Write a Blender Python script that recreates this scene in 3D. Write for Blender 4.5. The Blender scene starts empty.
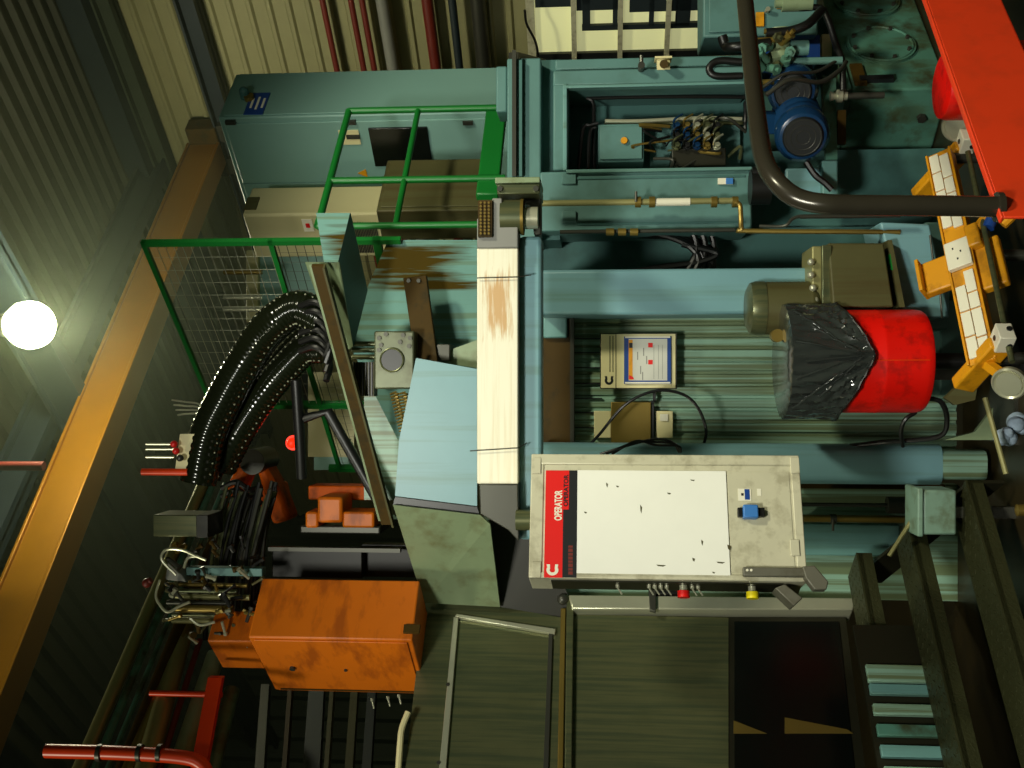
import bpy, bmesh, math, random
from mathutils import Vector, Matrix
random.seed(7)
V3 = Vector
S = bpy.context.scene
COL = S.collection

# ------------------------------------------------------------------ camera
F, HC, PITCH = 1060.0, 2.2, math.radians(4.75)      # focal length in pixels of a 1024 wide frame, eye height, upward tilt
ps, pc = math.sin(PITCH), math.cos(PITCH)
cd = bpy.data.cameras.new('camera'); cam = bpy.data.objects.new('camera', cd); COL.objects.link(cam)
cd.sensor_fit = 'HORIZONTAL'; cd.sensor_width = 36; cd.lens = 36*F/1024; cd.clip_end = 200
dn, rt, fw = V3((0, ps, -pc)), V3((1, 0, 0)), V3((0, pc, ps))   # the camera is held turned on its side
m = Matrix.Identity(4)
for i, v in enumerate((dn, rt, -fw)):
    for j in range(3): m[j][i] = v[j]
m.translation = (0, 0, HC); cam.matrix_world = m
S.camera = cam
S.view_settings.view_transform = 'Standard'; S.view_settings.look = 'None'
S.view_settings.gamma = 1; S.view_settings.use_curve_mapping = False
S.view_settings.exposure = 0.0

# ------------------------------------------------------------------ light
w = bpy.data.worlds.new('world'); S.world = w; w.use_nodes = True
w.node_tree.nodes['Background'].inputs[0].default_value = (0.42, 0.62, 0.34, 1)
w.node_tree.nodes['Background'].inputs[1].default_value = 0.10
def lamp(name, kind, loc, energy, color, size=0.5, aim=None, spot=None):
    l = bpy.data.lights.new(name, kind); l.energy = energy; l.color = color
    if kind == 'AREA': l.shape = 'DISK'; l.size = size
    else: l.shadow_soft_size = size
    if spot: l.spot_size = math.radians(spot); l.spot_blend = .5
    o = bpy.data.objects.new(name, l); COL.objects.link(o); o.location = loc
    if aim is not None: o.rotation_euler = (V3(aim)-V3(loc)).to_track_quat('-Z', 'Y').to_euler()
    return o
WARM = (1.0, 0.97, 0.72)
lamp('unseen_hall_light', 'SPOT', (-0.9, -1.2, 5.2), 1400, (1.0, .99, .86), .5, (0.45, 5.6, 1.35), 62)
lamp('unseen_hall_light', 'SPOT', (4.2, 1.0, 7.0), 1500, WARM, .4, (2.0, 6.6, 0.8), 60)
lamp('unseen_hall_light', 'SPOT', (1.2, 11.0, 8.6), 430, WARM, .35, (4.2, 15.5, 3.6), 100)
lamp('unseen_hall_light', 'SPOT', (-6.0, 2.0, 8.0), 620, WARM, .35, (-2.2, 6.8, 3.6), 42)  # unseen spot aimed to brighten the red bracket and sloping pipes

# ------------------------------------------------------------------ where a pixel of the photograph lies
A = V3((math.sin(math.radians(48.5)), math.cos(math.radians(48.5)), 0))     # hall direction going back to the right
B = V3((-A.y, A.x, 0))                                                       # hall direction going back to the left
Z = V3((0, 0, 1)); X = V3((1, 0, 0)); YY = V3((0, 1, 0)); CAMP = V3((0, 0, HC))
def at(x, y, Y):
    v = (x-512)/F; u = (768-y-384)/F
    zz = Y*(ps-v*pc)/(pc+v*ps); d = Y*pc+zz*ps
    return V3((u*d, Y, HC+zz))
def ray(x, y): return fw + rt*((384-y)/F) + dn*((x-512)/F)
def atp(x, y, P, n):
    r = ray(x, y); return CAMP + r*((P-CAMP).dot(n)/r.dot(n))
def lenU(P, d, y):           # how far along d from P until the photograph's row y
    u = (384-y)/F; q = P-CAMP
    f0 = q.y*pc+q.z*ps; f1 = d.y*pc+d.z*ps
    return (u*f0-q.x)/(d.x-u*f1)
def zat(P, x):               # the height above or below P seen at the photograph's column x
    v = (x-512)/F; return HC + P.y*(ps-v*pc)/(pc+v*ps)
def setz(P, z): return V3((P.x, P.y, z))

class Face:                  # an upright plane through P, running along w
    def __init__(s, P, w):
        s.P = P.copy(); s.w = w.normalized(); s.n = s.w.cross(Z)
        if s.n.dot(CAMP-P) < 0: s.n = -s.n
    def p(s, x, y, off=0): return atp(x, y, s.P, s.n) + s.n*off
    def rect(s, mb, x0, x1, y0, y1, lo=0, hi=.01):
        a = s.p((x0+x1)/2, y1); b = s.p((x0+x1)/2, y0); z1 = s.p(x0, (y0+y1)/2).z; z0 = s.p(x1, (y0+y1)/2).z
        o = setz(a, z0) + s.n*lo
        mb.box(o, b-a-Z*(b-a).z, s.n*(hi-lo), Z*(z1-z0))
        return (o, (V3((b.x-a.x, b.y-a.y, 0))).length, z1-z0)
    def poly(s, mb, pts, lo=0, hi=.01): mb.poly([s.p(x, y, lo) for x, y in pts], s.n*(hi-lo))

# ------------------------------------------------------------------ mesh building
class MB:
    def __init__(s): s.v = []; s.f = []
    def add(s, vs, fs):
        k = len(s.v); s.v += [V3(v) for v in vs]; s.f += [tuple(i+k for i in f) for f in fs]; return s
    def box(s, o, a, b, c):
        return s.add([o, o+a, o+a+b, o+b, o+c, o+a+c, o+a+b+c, o+b+c],
                     [(0,3,2,1), (4,5,6,7), (0,1,5,4), (1,2,6,5), (2,3,7,6), (3,0,4,7)])
    def poly(s, pts, ext):
        n = len(pts)
        return s.add(list(pts)+[p+ext for p in pts], [tuple(range(n)), tuple(range(2*n-1, n-1, -1))]+[(i, (i+1) % n, n+(i+1) % n, n+i) for i in range(n)])
    def hull(s, bot, top):
        n = len(bot)
        return s.add(list(bot)+list(top), [tuple(range(n)), tuple(range(2*n-1, n-1, -1))]+[(i, (i+1) % n, n+(i+1) % n, n+i) for i in range(n)])
    def lathe(s, p, ax, prof, n=24):
        ax = ax.normalized(); u = ax.orthogonal().normalized(); v = ax.cross(u); vs = []; fs = []
        for r, h in prof:
            for k in range(n):
                t = 2*math.pi*k/n; vs.append(p+ax*h+(u*math.cos(t)+v*math.sin(t))*max(r, 1e-4))
        for i in range(len(prof)-1):
            for k in range(n):
                a, b = i*n+k, i*n+(k+1) % n; fs.append((a, b, b+n, a+n))
        fs.append(tuple(range(n))); fs.append(tuple((len(prof)-1)*n+k for k in range(n)))
        return s.add(vs, fs)
    def cyl(s, a, b, r, r2=None, n=20): return s.lathe(a, b-a, [(r, 0), (r if r2 is None else r2, (b-a).length)], n)
    def ball(s, c, r, n=16): return s.lathe(c, Z, [(r*math.sin(math.pi*i/8), -r*math.cos(math.pi*i/8)) for i in range(9)], n)
    def tube(s, pts, r, n=8):
        pts = [V3(p) for p in pts]; m = len(pts); rf = r if callable(r) else (lambda i: r)
        t0 = (pts[1]-pts[0]).normalized(); u = t0.orthogonal().normalized(); vs = []
        for i, p in enumerate(pts):
            t = (pts[min(i+1, m-1)]-pts[max(i-1, 0)]).normalized()
            u = (u-t*u.dot(t)).normalized(); v = t.cross(u)
            for k in range(n):
                q = 2*math.pi*k/n; vs.append(p+(u*math.cos(q)+v*math.sin(q))*rf(i))
        fs = [(i*n+k, i*n+(k+1) % n, (i+1)*n+(k+1) % n, (i+1)*n+k) for i in range(m-1) for k in range(n)]
        fs += [tuple(range(n)), tuple((m-1)*n+k for k in range(n))]
        return s.add(vs, fs)
    def ring(s, c, ax, R, r, n=28, k=8):
        ax = ax.normalized(); u = ax.orthogonal().normalized(); v = ax.cross(u); vs = []
        for i in range(n):
            t = 2*math.pi*i/n; d = u*math.cos(t)+v*math.sin(t)
            for j in range(k):
                q = 2*math.pi*j/k; vs.append(c+d*(R+r*math.cos(q))+ax*r*math.sin(q))
        return s.add(vs, [(i*k+j, i*k+(j+1) % k, ((i+1) % n)*k+(j+1) % k, ((i+1) % n)*k+j) for i in range(n) for j in range(k)])

def smooth(pts, k=6):        # a soft curve through the points
    pts = [V3(p) for p in pts]; out = []
    P = [pts[0]*2-pts[1]]+pts+[pts[-1]*2-pts[-2]]
    for i in range(1, len(P)-2):
        for j in range(k):
            t = j/k; a, b, c, d = P[i-1:i+3]
            out.append(((b*2)+(c-a)*t+(a*2-b*5+c*4-d)*t*t+(b*3-a-c*3+d)*t*t*t)*.5)
    return out+[pts[-1]]
def path(l): return [at(*p) for p in l]

WP = {}; ROOTS = []
def make(name, mb, mat, parent=None, bev=0, flat=False):
    n = len(mb.v); mn = [min(v[i] for v in mb.v) for i in range(3)]; mx = [max(v[i] for v in mb.v) for i in range(3)]
    o0 = V3(((mn[0]+mx[0])/2, (mn[1]+mx[1])/2, mn[2]))
    me = bpy.data.meshes.new(name); me.from_pydata([tuple(v-o0) for v in mb.v], [], mb.f)
    b = bmesh.new(); b.from_mesh(me); bmesh.ops.recalc_face_normals(b, faces=b.faces); b.to_mesh(me); b.free()
    if not flat:
        for p in me.polygons: p.use_smooth = True
        me.set_sharp_from_angle(angle=math.radians(38))
    me.materials.append(mat)
    o = bpy.data.objects.new(name, me); COL.objects.link(o)
    if bev:
        bm_ = o.modifiers.new('bevel', 'BEVEL'); bm_.width = bev; bm_.segments = 2; bm_.limit_method = 'ANGLE'; bm_.angle_limit = math.radians(40)
    WP[o.name] = o0
    if parent: o.parent = parent
    else: o.location = o0
    return o
def tag(o, label, cat, group=None):
    o['label'] = label; o['category'] = cat
    if group: o['group'] = group
    return o
def single(name, mb, mat, label, cat, group=None, bev=0): return tag(make(name, mb, mat, None, bev), label, cat, group)
def thing(name, label, cat, group=None):
    e = bpy.data.objects.new(name, None); COL.objects.link(e); e.empty_display_size = .1
    ROOTS.append(e); return tag(e, label, cat, group)
def struct(name, mb, mat, parent=None, bev=0):
    o = make(name, mb, mat, parent, bev)
    if not parent: o['kind'] = 'structure'
    return o
def settle():                # put every Empty at its thing's base and make the children relative to it
    kids = {}
    for o in COL.objects:
        if o.parent: kids.setdefault(o.parent.name, []).append(o)
    for e in ROOTS:
        pts = [WP[c.name]+V3(v.co) for c in kids[e.name] for v in c.data.vertices]
        b = V3(((min(p.x for p in pts)+max(p.x for p in pts))/2, (min(p.y for p in pts)+max(p.y for p in pts))/2, min(p.z for p in pts)))
        e.location = b; WP[e.name] = b
    for o in COL.objects:
        if o.parent: o.location = WP[o.name]-WP[o.parent.name]
def text(name, s_, P, right, up, size, mat, parent, align='LEFT', depth=.001, sx=1):
    c = bpy.data.curves.new(name, 'FONT'); c.body = s_; c.size = size; c.extrude = depth; c.align_x = align; c.align_y = 'CENTER'; c.offset = size*.035
    t = bpy.data.objects.new(name, c); COL.objects.link(t)
    dg = bpy.context.evaluated_depsgraph_get(); me = bpy.data.meshes.new_from_object(t.evaluated_get(dg))
    bpy.data.objects.remove(t); bpy.data.curves.remove(c)
    n = right.cross(up); mb = MB(); mb.v = [P+right*(v.co.x*sx)+up*v.co.y+n*v.co.z for v in me.vertices]; mb.f = [tuple(p.vertices) for p in me.polygons]
    return make(name, mb, mat, parent, flat=True)

# ------------------------------------------------------------------ materials
def lin(c):
    return tuple(((x/255)/12.92 if x/255 <= .04045 else ((x/255+.055)/1.055)**2.4) for x in c)+(1,)
def mat(name, rgb, rough=.5, metal=0, var=.25, vs=3, dirt=None, da=.5, ds=2, streak=None, sa=.5, ss=14, sl=.6, sr=(.5, .68), patch=None, pcol=None, pa=.85, pn=(26, 26, 1.2), spec=.5, bump=0, bs=40, coat=0):
    m = bpy.data.materials.new(name); m.use_nodes = True; nt = m.node_tree; N = nt.nodes; L = nt.links
    b = N['Principled BSDF']; b.inputs['Roughness'].default_value = rough; b.inputs['Metallic'].default_value = metal; b.inputs['Specular IOR Level'].default_value = spec
    if coat: b.inputs['Coat Weight'].default_value = coat; b.inputs['Coat Roughness'].default_value = .15
    geo = N.new('ShaderNodeNewGeometry')
    def noise(scale, sc=(1, 1, 1), det=5):
        mp = N.new('ShaderNodeMapping'); mp.inputs['Scale'].default_value = sc; L.new(geo.outputs['Position'], mp.inputs['Vector'])
        n = N.new('ShaderNodeTexNoise'); n.inputs['Scale'].default_value = scale; n.inputs['Detail'].default_value = det; n.inputs['Roughness'].default_value = .6
        L.new(mp.outputs[0], n.inputs['Vector']); return n.outputs['Fac']
    def ramp(f, a, c):
        r = N.new('ShaderNodeMapRange'); r.inputs[1].default_value = a; r.inputs[2].default_value = c; L.new(f, r.inputs[0]); return r.outputs[0]
    def mix(f, c1, c2, k=1.0):
        x = N.new('ShaderNodeMix'); x.data_type = 'RGBA'
        mu = N.new('ShaderNodeMath'); mu.operation = 'MULTIPLY'; mu.inputs[1].default_value = k; L.new(f, mu.inputs[0]); L.new(mu.outputs[0], x.inputs[0])
        for s_, c_ in ((x.inputs[6], c1), (x.inputs[7], c2)):
            if isinstance(c_, tuple): s_.default_value = c_
            else: L.new(c_, s_)
        return x.outputs[2]
    c0 = lin(rgb); lo = tuple(v*(1-var) for v in c0[:3])+(1,)
    out = mix(noise(vs), lo, tuple(min(1, v*(1+var*.5)) for v in c0[:3])+(1,))
    if dirt: out = mix(ramp(noise(ds), .5, .66), out, lin(dirt), da)
    if streak: out = mix(ramp(noise(1, (ss, ss, sl)), sr[0], sr[1]), out, lin(streak), sa)
    if patch:                # a stain with its own place: inside a box of the panel, ragged along the run-off direction
        sx = N.new('ShaderNodeSeparateXYZ'); L.new(geo.outputs['Position'], sx.inputs[0]); fs = []
        def op(k, a, b_=None):
            q = N.new('ShaderNodeMath'); q.operation = k
            for i_, v_ in enumerate((a, b_)):
                if v_ is None: continue
                if isinstance(v_, (int, float)): q.inputs[i_].default_value = v_
                else: L.new(v_, q.inputs[i_])
            return q.outputs[0]
        for (cx, cz, hx, hz) in patch:
            dx = op('DIVIDE', op('ABSOLUTE', op('SUBTRACT', sx.outputs[0], cx)), hx); dz = op('DIVIDE', op('ABSOLUTE', op('SUBTRACT', sx.outputs[2], cz)), hz)
            e = op('ADD', op('MAXIMUM', dx, dz), op('MULTIPLY', noise(1, pn), 2.6)); fs.append(ramp(e, 2.35, 1.75))
        f = fs[0]
        for g in fs[1:]: f = op('MAXIMUM', f, g)
        out = mix(f, out, lin(pcol), pa)
    L.new(out, b.inputs['Base Color'])
    if bump:
        bp = N.new('ShaderNodeBump'); bp.inputs['Strength'].default_value = bump; bp.inputs['Distance'].default_value = .01
        L.new(noise(bs), bp.inputs['Height']); L.new(bp.outputs[0], b.inputs['Normal'])
    return m
def glow(name, rgb, st):
    m = bpy.data.materials.new(name); m.use_nodes = True; b = m.node_tree.nodes['Principled BSDF']
    b.inputs['Base Color'].default_value = lin(rgb); b.inputs['Emission Color'].default_value = lin(rgb); b.inputs['Emission Strength'].default_value = st; return m
M = dict(
 teal=mat('teal_paint', (104, 150, 146), .42, streak=(72, 92, 60), sa=.45, ss=16, sl=.5),
 tealm=mat('teal_machine_paint', (90, 130, 126), .45, spec=.35, dirt=(56, 76, 62), da=.45),
 teals=mat('teal_shadow_bay', (70, 112, 108), .5, spec=.3, dirt=(38, 58, 50), da=.5),  # machine teal darkened: the shade of the recesses is put into the colour
 cab=mat('cabinet_paint', (124, 164, 154), .45, var=.12, vs=1.5),
 rusty=mat('rust_streaked_panel', (112, 156, 148), .6, spec=.08, streak=(96, 104, 56), sa=.5, ss=30, sl=.6, sr=(.52, .64), patch=[(at(430, 262, 6.45).x, at(410, 262, 6.45).z, .13, .33), (at(430, 286, 6.45).x, at(430, 284, 6.45).z, .03, .4)], pcol=(66, 52, 0), pa=1),
 sheet=mat('pale_blue_sheet', (116, 160, 168), .4, var=.15, streak=(92, 124, 100), sa=.45, ss=16, sl=.5),
 greensheet=mat('green_grey_sheet', (136, 154, 118), .42, var=.25, dirt=(100, 96, 56), da=.6, ds=5, metal=.1),
 ways=mat('streaked_green_cover', (142, 180, 158), .42, streak=(88, 90, 36), sa=.75, ss=30, sl=.3, sr=(.46, .58)),
 tank=mat('tank_paint', (84, 136, 118), .5, var=.4, dirt=(56, 52, 22), da=.9, ds=4, streak=(66, 74, 40), sa=.55, ss=5, sl=2.2, sr=(.48, .62)),
 white=mat('white_panel', (240, 240, 228), .38, var=.06, vs=6),
 offw=mat('worn_white_channel', (240, 236, 212), .45, var=.05, streak=(206, 186, 136), sa=.4, ss=1.5, sl=45, sr=(.5, .7), patch=[(at(500, 305, 5.2).x, at(498, 305, 5.2).z, .16, .07)], pn=(5, 5, 60), pcol=(190, 130, 20), pa=.75),
 alu=mat('aluminium_case', (204, 200, 172), .4, metal=.1, var=.12, vs=8, dirt=(130, 122, 92), da=.45, ds=11),
 grey=mat('grey_casting', (132, 132, 126), .5, var=.15),
 dgrey=mat('dark_grey_metal', (70, 70, 62), .4, metal=.5),
 red=mat('red_paint', (236, 16, 4), .38, var=.1, dirt=(120, 12, 8), da=.5, ds=9),
 redb=mat('red_beam_paint', (222, 58, 16), .5, var=.08, dirt=(180, 52, 18), da=.4, ds=4),
 redo=mat('orange_red_pipe_paint', (250, 66, 6), .35),
 orange=mat('orange_paint', (214, 108, 0), .5, var=.2, streak=(130, 54, 0), sa=.6, ss=3, sl=9, sr=(.5, .66)),
 orob=mat('robot_orange', (196, 84, 0), .6, spec=.2, dirt=(60, 28, 4), da=.7, ds=6),
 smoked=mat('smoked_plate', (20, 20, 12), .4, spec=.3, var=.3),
 boxg=mat('weathered_green_box', (120, 150, 132), .5, var=.35, vs=7, dirt=(80, 86, 56), da=.6, ds=9),
 lemon=mat('lemon_plastic', (235, 215, 20), .4, var=.05),
 bracket=mat('bracket_grey', (104, 102, 88), .5, metal=.2, dirt=(70, 64, 44), da=.5, ds=9),
 yel=mat('yellow_paint', (222, 152, 16), .42, dirt=(120, 74, 10), da=.5, ds=9),
 crane=mat('crane_yellow', (150, 100, 0), .36, metal=.4, var=.2),
 green=mat('green_rail_paint', (18, 112, 40), .4, var=.15),
 black=mat('black_rubber', (16, 16, 15), .4, var=.3),
 pipeb=mat('black_pipe_paint', (56, 52, 42), .25, var=.3, metal=.3),
 bag=mat('black_plastic_bag', (48, 52, 50), .12, var=.2, bump=.25, bs=12, coat=1),
 steel=mat('oily_steel', (104, 106, 72), .32, metal=.45, var=.3, vs=2, dirt=(80, 84, 54), da=.5, ds=2, streak=(62, 76, 56), sa=.6, ss=45, sl=1.4, sr=(.42, .62), bump=.03, bs=14),
 steelb=mat('bright_steel', (190, 190, 164), .28, metal=.5, var=.2),
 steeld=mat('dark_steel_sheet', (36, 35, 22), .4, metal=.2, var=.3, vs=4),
 brass=mat('brass', (140, 118, 56), .35, metal=.6),
 rust=mat('rusty_iron', (68, 50, 10), .65, spec=.2, dirt=(40, 36, 16), da=.7, ds=9),
 blockm=mat('machined_block', (92, 98, 74), .4, metal=.3, var=.3, vs=9, dirt=(60, 58, 34), da=.6, ds=8),
 rustp=mat('olive_plate', (82, 80, 48), .55, spec=.3, streak=(64, 46, 16), sa=.4),
 blue=mat('blue_motor_paint', (18, 52, 88), .2, var=.2),
 blued=mat('blue_label', (24, 66, 140), .4, var=.05),
 bluec=mat('blue_connector', (60, 120, 190), .4, var=.1),
 beige=mat('beige_casing', (196, 188, 140), .5, var=.08),
 cream=mat('cream_plate', (222, 212, 160), .45, var=.1),
 paper=mat('tile_white', (232, 228, 206), .35, var=.05),
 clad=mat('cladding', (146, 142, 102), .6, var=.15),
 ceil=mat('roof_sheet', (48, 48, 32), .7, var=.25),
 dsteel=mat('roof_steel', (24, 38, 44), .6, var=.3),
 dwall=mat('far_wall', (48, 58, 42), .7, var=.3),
 floor=mat('oily_floor', (44, 36, 18), .35, var=.4, dirt=(22, 20, 12), da=.8, ds=1.6),
 tread=mat('chequer_plate', (62, 64, 38), .45, metal=.5, var=.3, bump=.5, bs=60),
 glass=mat('dark_window', (10, 13, 10), .22, var=.3, vs=2),
 redpl=mat('red_print', (222, 22, 18), .4, var=.04), blackp=mat('black_print', (24, 26, 28), .4, var=.04),
 maroon=mat('red_wall_pipe', (110, 32, 20), .5), screen=mat('display_face', (205, 205, 195), .25, var=.04),
 rag=mat('blue_white_rag', (160, 180, 200), .8), pale=mat('pale_conduit', (150, 146, 96), .4, metal=.3),
)
M['bulb'] = glow('lamp_glow', (255, 255, 200), 80)
M['winlit'] = glow('lit_window', (226, 226, 168), .42)
M['beacon'] = glow('red_beacon', (255, 40, 10), 1.2)

def fb(mb, x0, x1, y0, y1, Y, dep):      # an upright box whose front stands at distance Y
    xm, ym = (x0+x1)/2, (y0+y1)/2
    a = at(xm, y1, Y).x; b = at(xm, y0, Y).x; z1 = at(x0, ym, Y).z; z0 = at(x1, ym, Y).z
    return mb.box(V3((a, Y, z0)), X*(b-a), YY*dep, Z*(z1-z0))
def fbox(*a): return fb(MB(), *a)
def fp(mb, pts, Y, dep): return mb.poly([at(x, y, Y) for x, y in pts], YY*dep)
def ab(x, xb, y, Y, ya, yb):             # a box along the hall directions with its near upright edge at column x..xb, row y
    P = at(x, y, Y); z0 = at(xb, y, Y).z
    la = lenU(P, A, ya); lb = lenU(P, B, yb); o = setz(P, z0)
    return o, A*la, B*lb, Z*(P.z-z0)
def vtube(mb, y, x0, x1, Y, r, n=12): return mb.cyl(setz(at((x0+x1)/2, y, Y), at(x0, y, Y).z), setz(at((x0+x1)/2, y, Y), at(x1, y, Y).z), r, n=n)

# ================================================================== THE SETTING
mb = MB(); mb.box(V3((-20, -3, -.2)), X*40, YY*40, Z*.2); struct('floor', mb, M['floor'])
Q = at(200, 140, 17.3); WR = Face(setz(Q, 0), B)                     # the long wall on the right
corner = setz(Q, 0)+B*11
RIB = 0
def ribbed(o, d, up, n, pitch, depth):   # trapezoid sheeting: runs along d, ribs stacked along up
    mb = MB(); L = up.length; u = up.normalized(); k = int(L/pitch); pr = []
    for i in range(k):
        for f, h in ((0, 0), (.62, 0), (.72, depth), (.9, depth)): pr.append(u*((i+f)*pitch)+n*h)
    pr.append(u*(k*pitch))
    vs = [o+p for p in pr]+[o+p+d for p in pr]+[o+p-n*.06 for p in pr]+[o+p-n*.06+d for p in pr]; m_ = len(pr)
    fs = [(i, i+1, m_+i+1, m_+i) for i in range(m_-1)]+[(2*m_+i, 2*m_+i+1, 3*m_+i+1, 3*m_+i) for i in range(m_-1)]
    return mb.add(vs, fs)
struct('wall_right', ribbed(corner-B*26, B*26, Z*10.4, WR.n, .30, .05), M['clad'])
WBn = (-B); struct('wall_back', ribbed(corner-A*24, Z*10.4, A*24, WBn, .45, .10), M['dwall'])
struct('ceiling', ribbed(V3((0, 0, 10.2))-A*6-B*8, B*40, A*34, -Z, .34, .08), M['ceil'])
# steelwork under the roof: runs of beams along the right wall
for i, (x0, x1, off, mt, nm) in enumerate(((62, 104, .5, 'dsteel', 0), (104, 122, .25, 'dwall', 0), (186, 206, .3, 'dsteel', 0), (18, 25, .9, 'rust', 1))):
    a = WR.p(x0, 10, off); b = WR.p(x1, 10, off); mb = MB(); o = setz(a, b.z)-B*8
    if nm: mb.cyl(setz(a, a.z)-B*8, setz(a, a.z)+B*9, .07)
    else:
        h = a.z-b.z; n = WR.n
        mb.box(o-n*.2, B*18, n*.28, Z*h*.12); mb.box(o-n*.2+Z*h*.88, B*18, n*.28, Z*h*.12); mb.box(o-n*.1, B*18, n*.05, Z*h)
    struct('trim_%d' % (i+1), mb, M[mt])
for i, (t, z, h) in enumerate(((-1.5, 9.5, .4), (10, 9.3, .5))):
    mb = MB(); o = V3((-9, 8, z))+B*t*1.0-A*6
    mb.box(o, A*26, B*.25, Z*.06); mb.box(o+B*.1, A*26, B*.05, Z*h); mb.box(o+Z*h, A*26, B*.25, Z*.06); struct('trim_%d' % (i+5), mb, M['dsteel'])
for i, t in enumerate((-3, 1.2, 5.4)):
    mb = MB(); o = V3((-1, 6, 8.9))+A*t-B*6; mb.box(o, B*30, A*.2, Z*.05); mb.box(o+A*.08, B*30, A*.04, Z*.5); mb.box(o+Z*.5, B*30, A*.2, Z*.05)
    struct('trim_%d' % (i+7), mb, M['dsteel'])
# wall pipes (horizontal runs along the right wall)
for nm, x, off, r, mt, lb in (('wall_pipe', 327, .25, .045, 'maroon', 'dark red pipe on the pale cladding, topmost of the red runs'),
        ('wall_pipe', 355, .25, .045, 'maroon', 'dark red pipe on the cladding, the middle one of three'),
        ('wall_pipe', 366, .25, .045, 'maroon', 'dark red pipe on the cladding close under the middle red pipe'),
        ('wall_duct', 386, .3, .09, 'grey', 'grey round duct on the cladding between red pipes'),
        ('wall_pipe', 430, .25, .085, 'maroon', 'thick dark red pipe low on the pale cladding'),
        ('wall_duct', 455, .3, .06, 'dsteel', 'dark conduit on the cladding just under the thick red pipe'),
        ('wall_duct', 480, .3, .11, 'dgrey', 'wide dull grey duct low on the cladding above the lit window')):
    P = WR.p(x, 0, off); mb = MB(); mb.cyl(P-B*4, P+B*5.5, r)
    single(nm, mb, M[mt], lb, 'duct' if nm == 'wall_duct' else 'pipe')
# lit glazing low on the right wall
wf = MB(); Pw = WR.p(530, 50, .1); zt = WR.p(527, 20).z; zb = WR.p(708, 20).z
WR.rect(wf, 526, 534, -60, 62, .05, .16)
for x in (573, 620, 668): WR.rect(wf, x-2, x+3, -60, 60, .05, .2)
win = struct('window_1', wf, M['alu'])
p_ = MB(); WR.rect(p_, 534, 706, -60, 60, .0, .055); struct('pane', p_, M['winlit'], win)
p_ = MB(); WR.rect(p_, 534, 706, 48, 62, .06, .12); struct('sill_strip', p_, M['blackp'], win)
p_ = MB()
WR.rect(p_, 534, 572, -60, 3, .06, .12)
for x0, x1 in ((582, 590), (613, 618), (650, 655), (677, 692)): WR.rect(p_, x0, x1, -60, 22, .06, .12)
WR.rect(p_, 582, 706, 20, 25, .06, .12); WR.rect(p_, 576, 620, -60, 6, .06, .12); WR.rect(p_, 630, 706, -60, 7, .06, .12); make('mullion', p_, M['dsteel'], win)
# post at the left edge of the glazing, black cable dangling
mb = MB(); WR.rect(mb, 524, 700, 62, 68, .05, .3); struct('trim_10', mb, M['dgrey'])
mb = MB(); mb.tube(smooth([WR.p(x, y, .4) for x, y in ((526, -4), (528, 10), (536, 26), (539, 40), (540, 54))]), .02); single('power_cable', mb, M['black'], 'thin black cable hanging over the lit window near its top', 'cable')

# ================================================================== OVERHEAD
P0 = at(73, 512, 12.0); t1 = lenU(P0, A, 142); n_ = -B
t = thing('crane_bridge', 'long yellow overhead crane girder crossing below the roof', 'crane')
mb = MB(); o = P0-A*7
mb.box(o, A*(t1+7), B*.42, Z*.05); mb.box(o+B*.04+Z*.05, A*(t1+7), B*.34, Z*.46); mb.box(o+Z*.51, A*(t1+7), B*.42, Z*.04)
make('girder', mb, M['crane'], t, .008)
mb = MB(); e = P0+A*t1; mb.box(e-B*.25+Z*.02, A*.3, B*.95, Z*.5); make('end_carriage', mb, M['rust'], t, .02)
for k in (-.1, .55): mb = MB(); c = e+A*.17+B*k-Z*.05; mb.cyl(c-A*.1, c+A*.1, .16); make('wheel', mb, M['dgrey'], t)
mb = MB(); o = P0-A*7+B*3.0-Z*.3; 
L0 = at(30, 325, 11.3)
t = thing('ceiling_lamp', 'glaring round high-bay lamp under the roof beside the yellow girder', 'lamp')
mb = MB(); mb.ball(L0, .27); make('bulb', mb, M['bulb'], t)
mb = MB(); mb.lathe(L0+Z*.02, Z, [(.15, .22), (.14, .26), (.10, .40), (.09, .45), (.09, .62), (.04, .66)]); make('shade', mb, M['grey'], t)
mb = MB(); mb.cyl(L0+Z*.66, setz(L0, 10.2), .015); make('hanger', mb, M['dgrey'], t)
lamp('high_bay_light', 'POINT', L0-Z*.42, 260, WARM, .25)
mb = MB(); mb.cyl(at(1, 466, 11.2), at(44, 466, 11.2), .05); mb.cyl(at(0, 466, 11.2)-X*0, at(0, 467, 11.2)+Z*1.5, .05)
single('roof_pipe', mb, M['maroon'], 'short red pipe hanging beside the yellow crane girder', 'pipe')

# ================================================================== CABINET on the platform
o, a, b, c = ab(218, 515, 118, 8.0, 74, 240)
CL = Face(o, B); CR = Face(o, A)
t = thing('electrical_cabinet', 'tall pale blue electrical cabinet with a blue sign near its top', 'cabinet')
mb = MB(); mb.box(o, a, b, c); body = make('body', mb, M['cab'], t, .012)
mb = MB(); g = .02; mb.box(o+a.normalized()*g-B*.012+Z*.04, a-a.normalized()*2*g, B*.012, c-Z*.08); d = make('door', mb, M['cab'], t, .004)
for x in (231, 351, 468):
    mb = MB(); CL.rect(mb, x-5, x+5, 119.5, 123, 0, .03); make('hinge', mb, M['dgrey'], t)
lb_ = b.length
mb = MB(); mb.box(o-A*.012+B*.05+Z*.04, A*.012, b*.50-B*.05, c-Z*.08); make('door', mb, M['cab'], t, .004)
mb = MB(); mb.box(o-A*.012+b*.51+Z*.04, A*.012, b*.47, c-Z*.08); make('door', mb, M['cab'], t, .004)
mb = MB(); CL.rect(mb, 372, 430, 126, 164, 0, .03); q = make('display', mb, M['glass'], t, .004)
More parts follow.
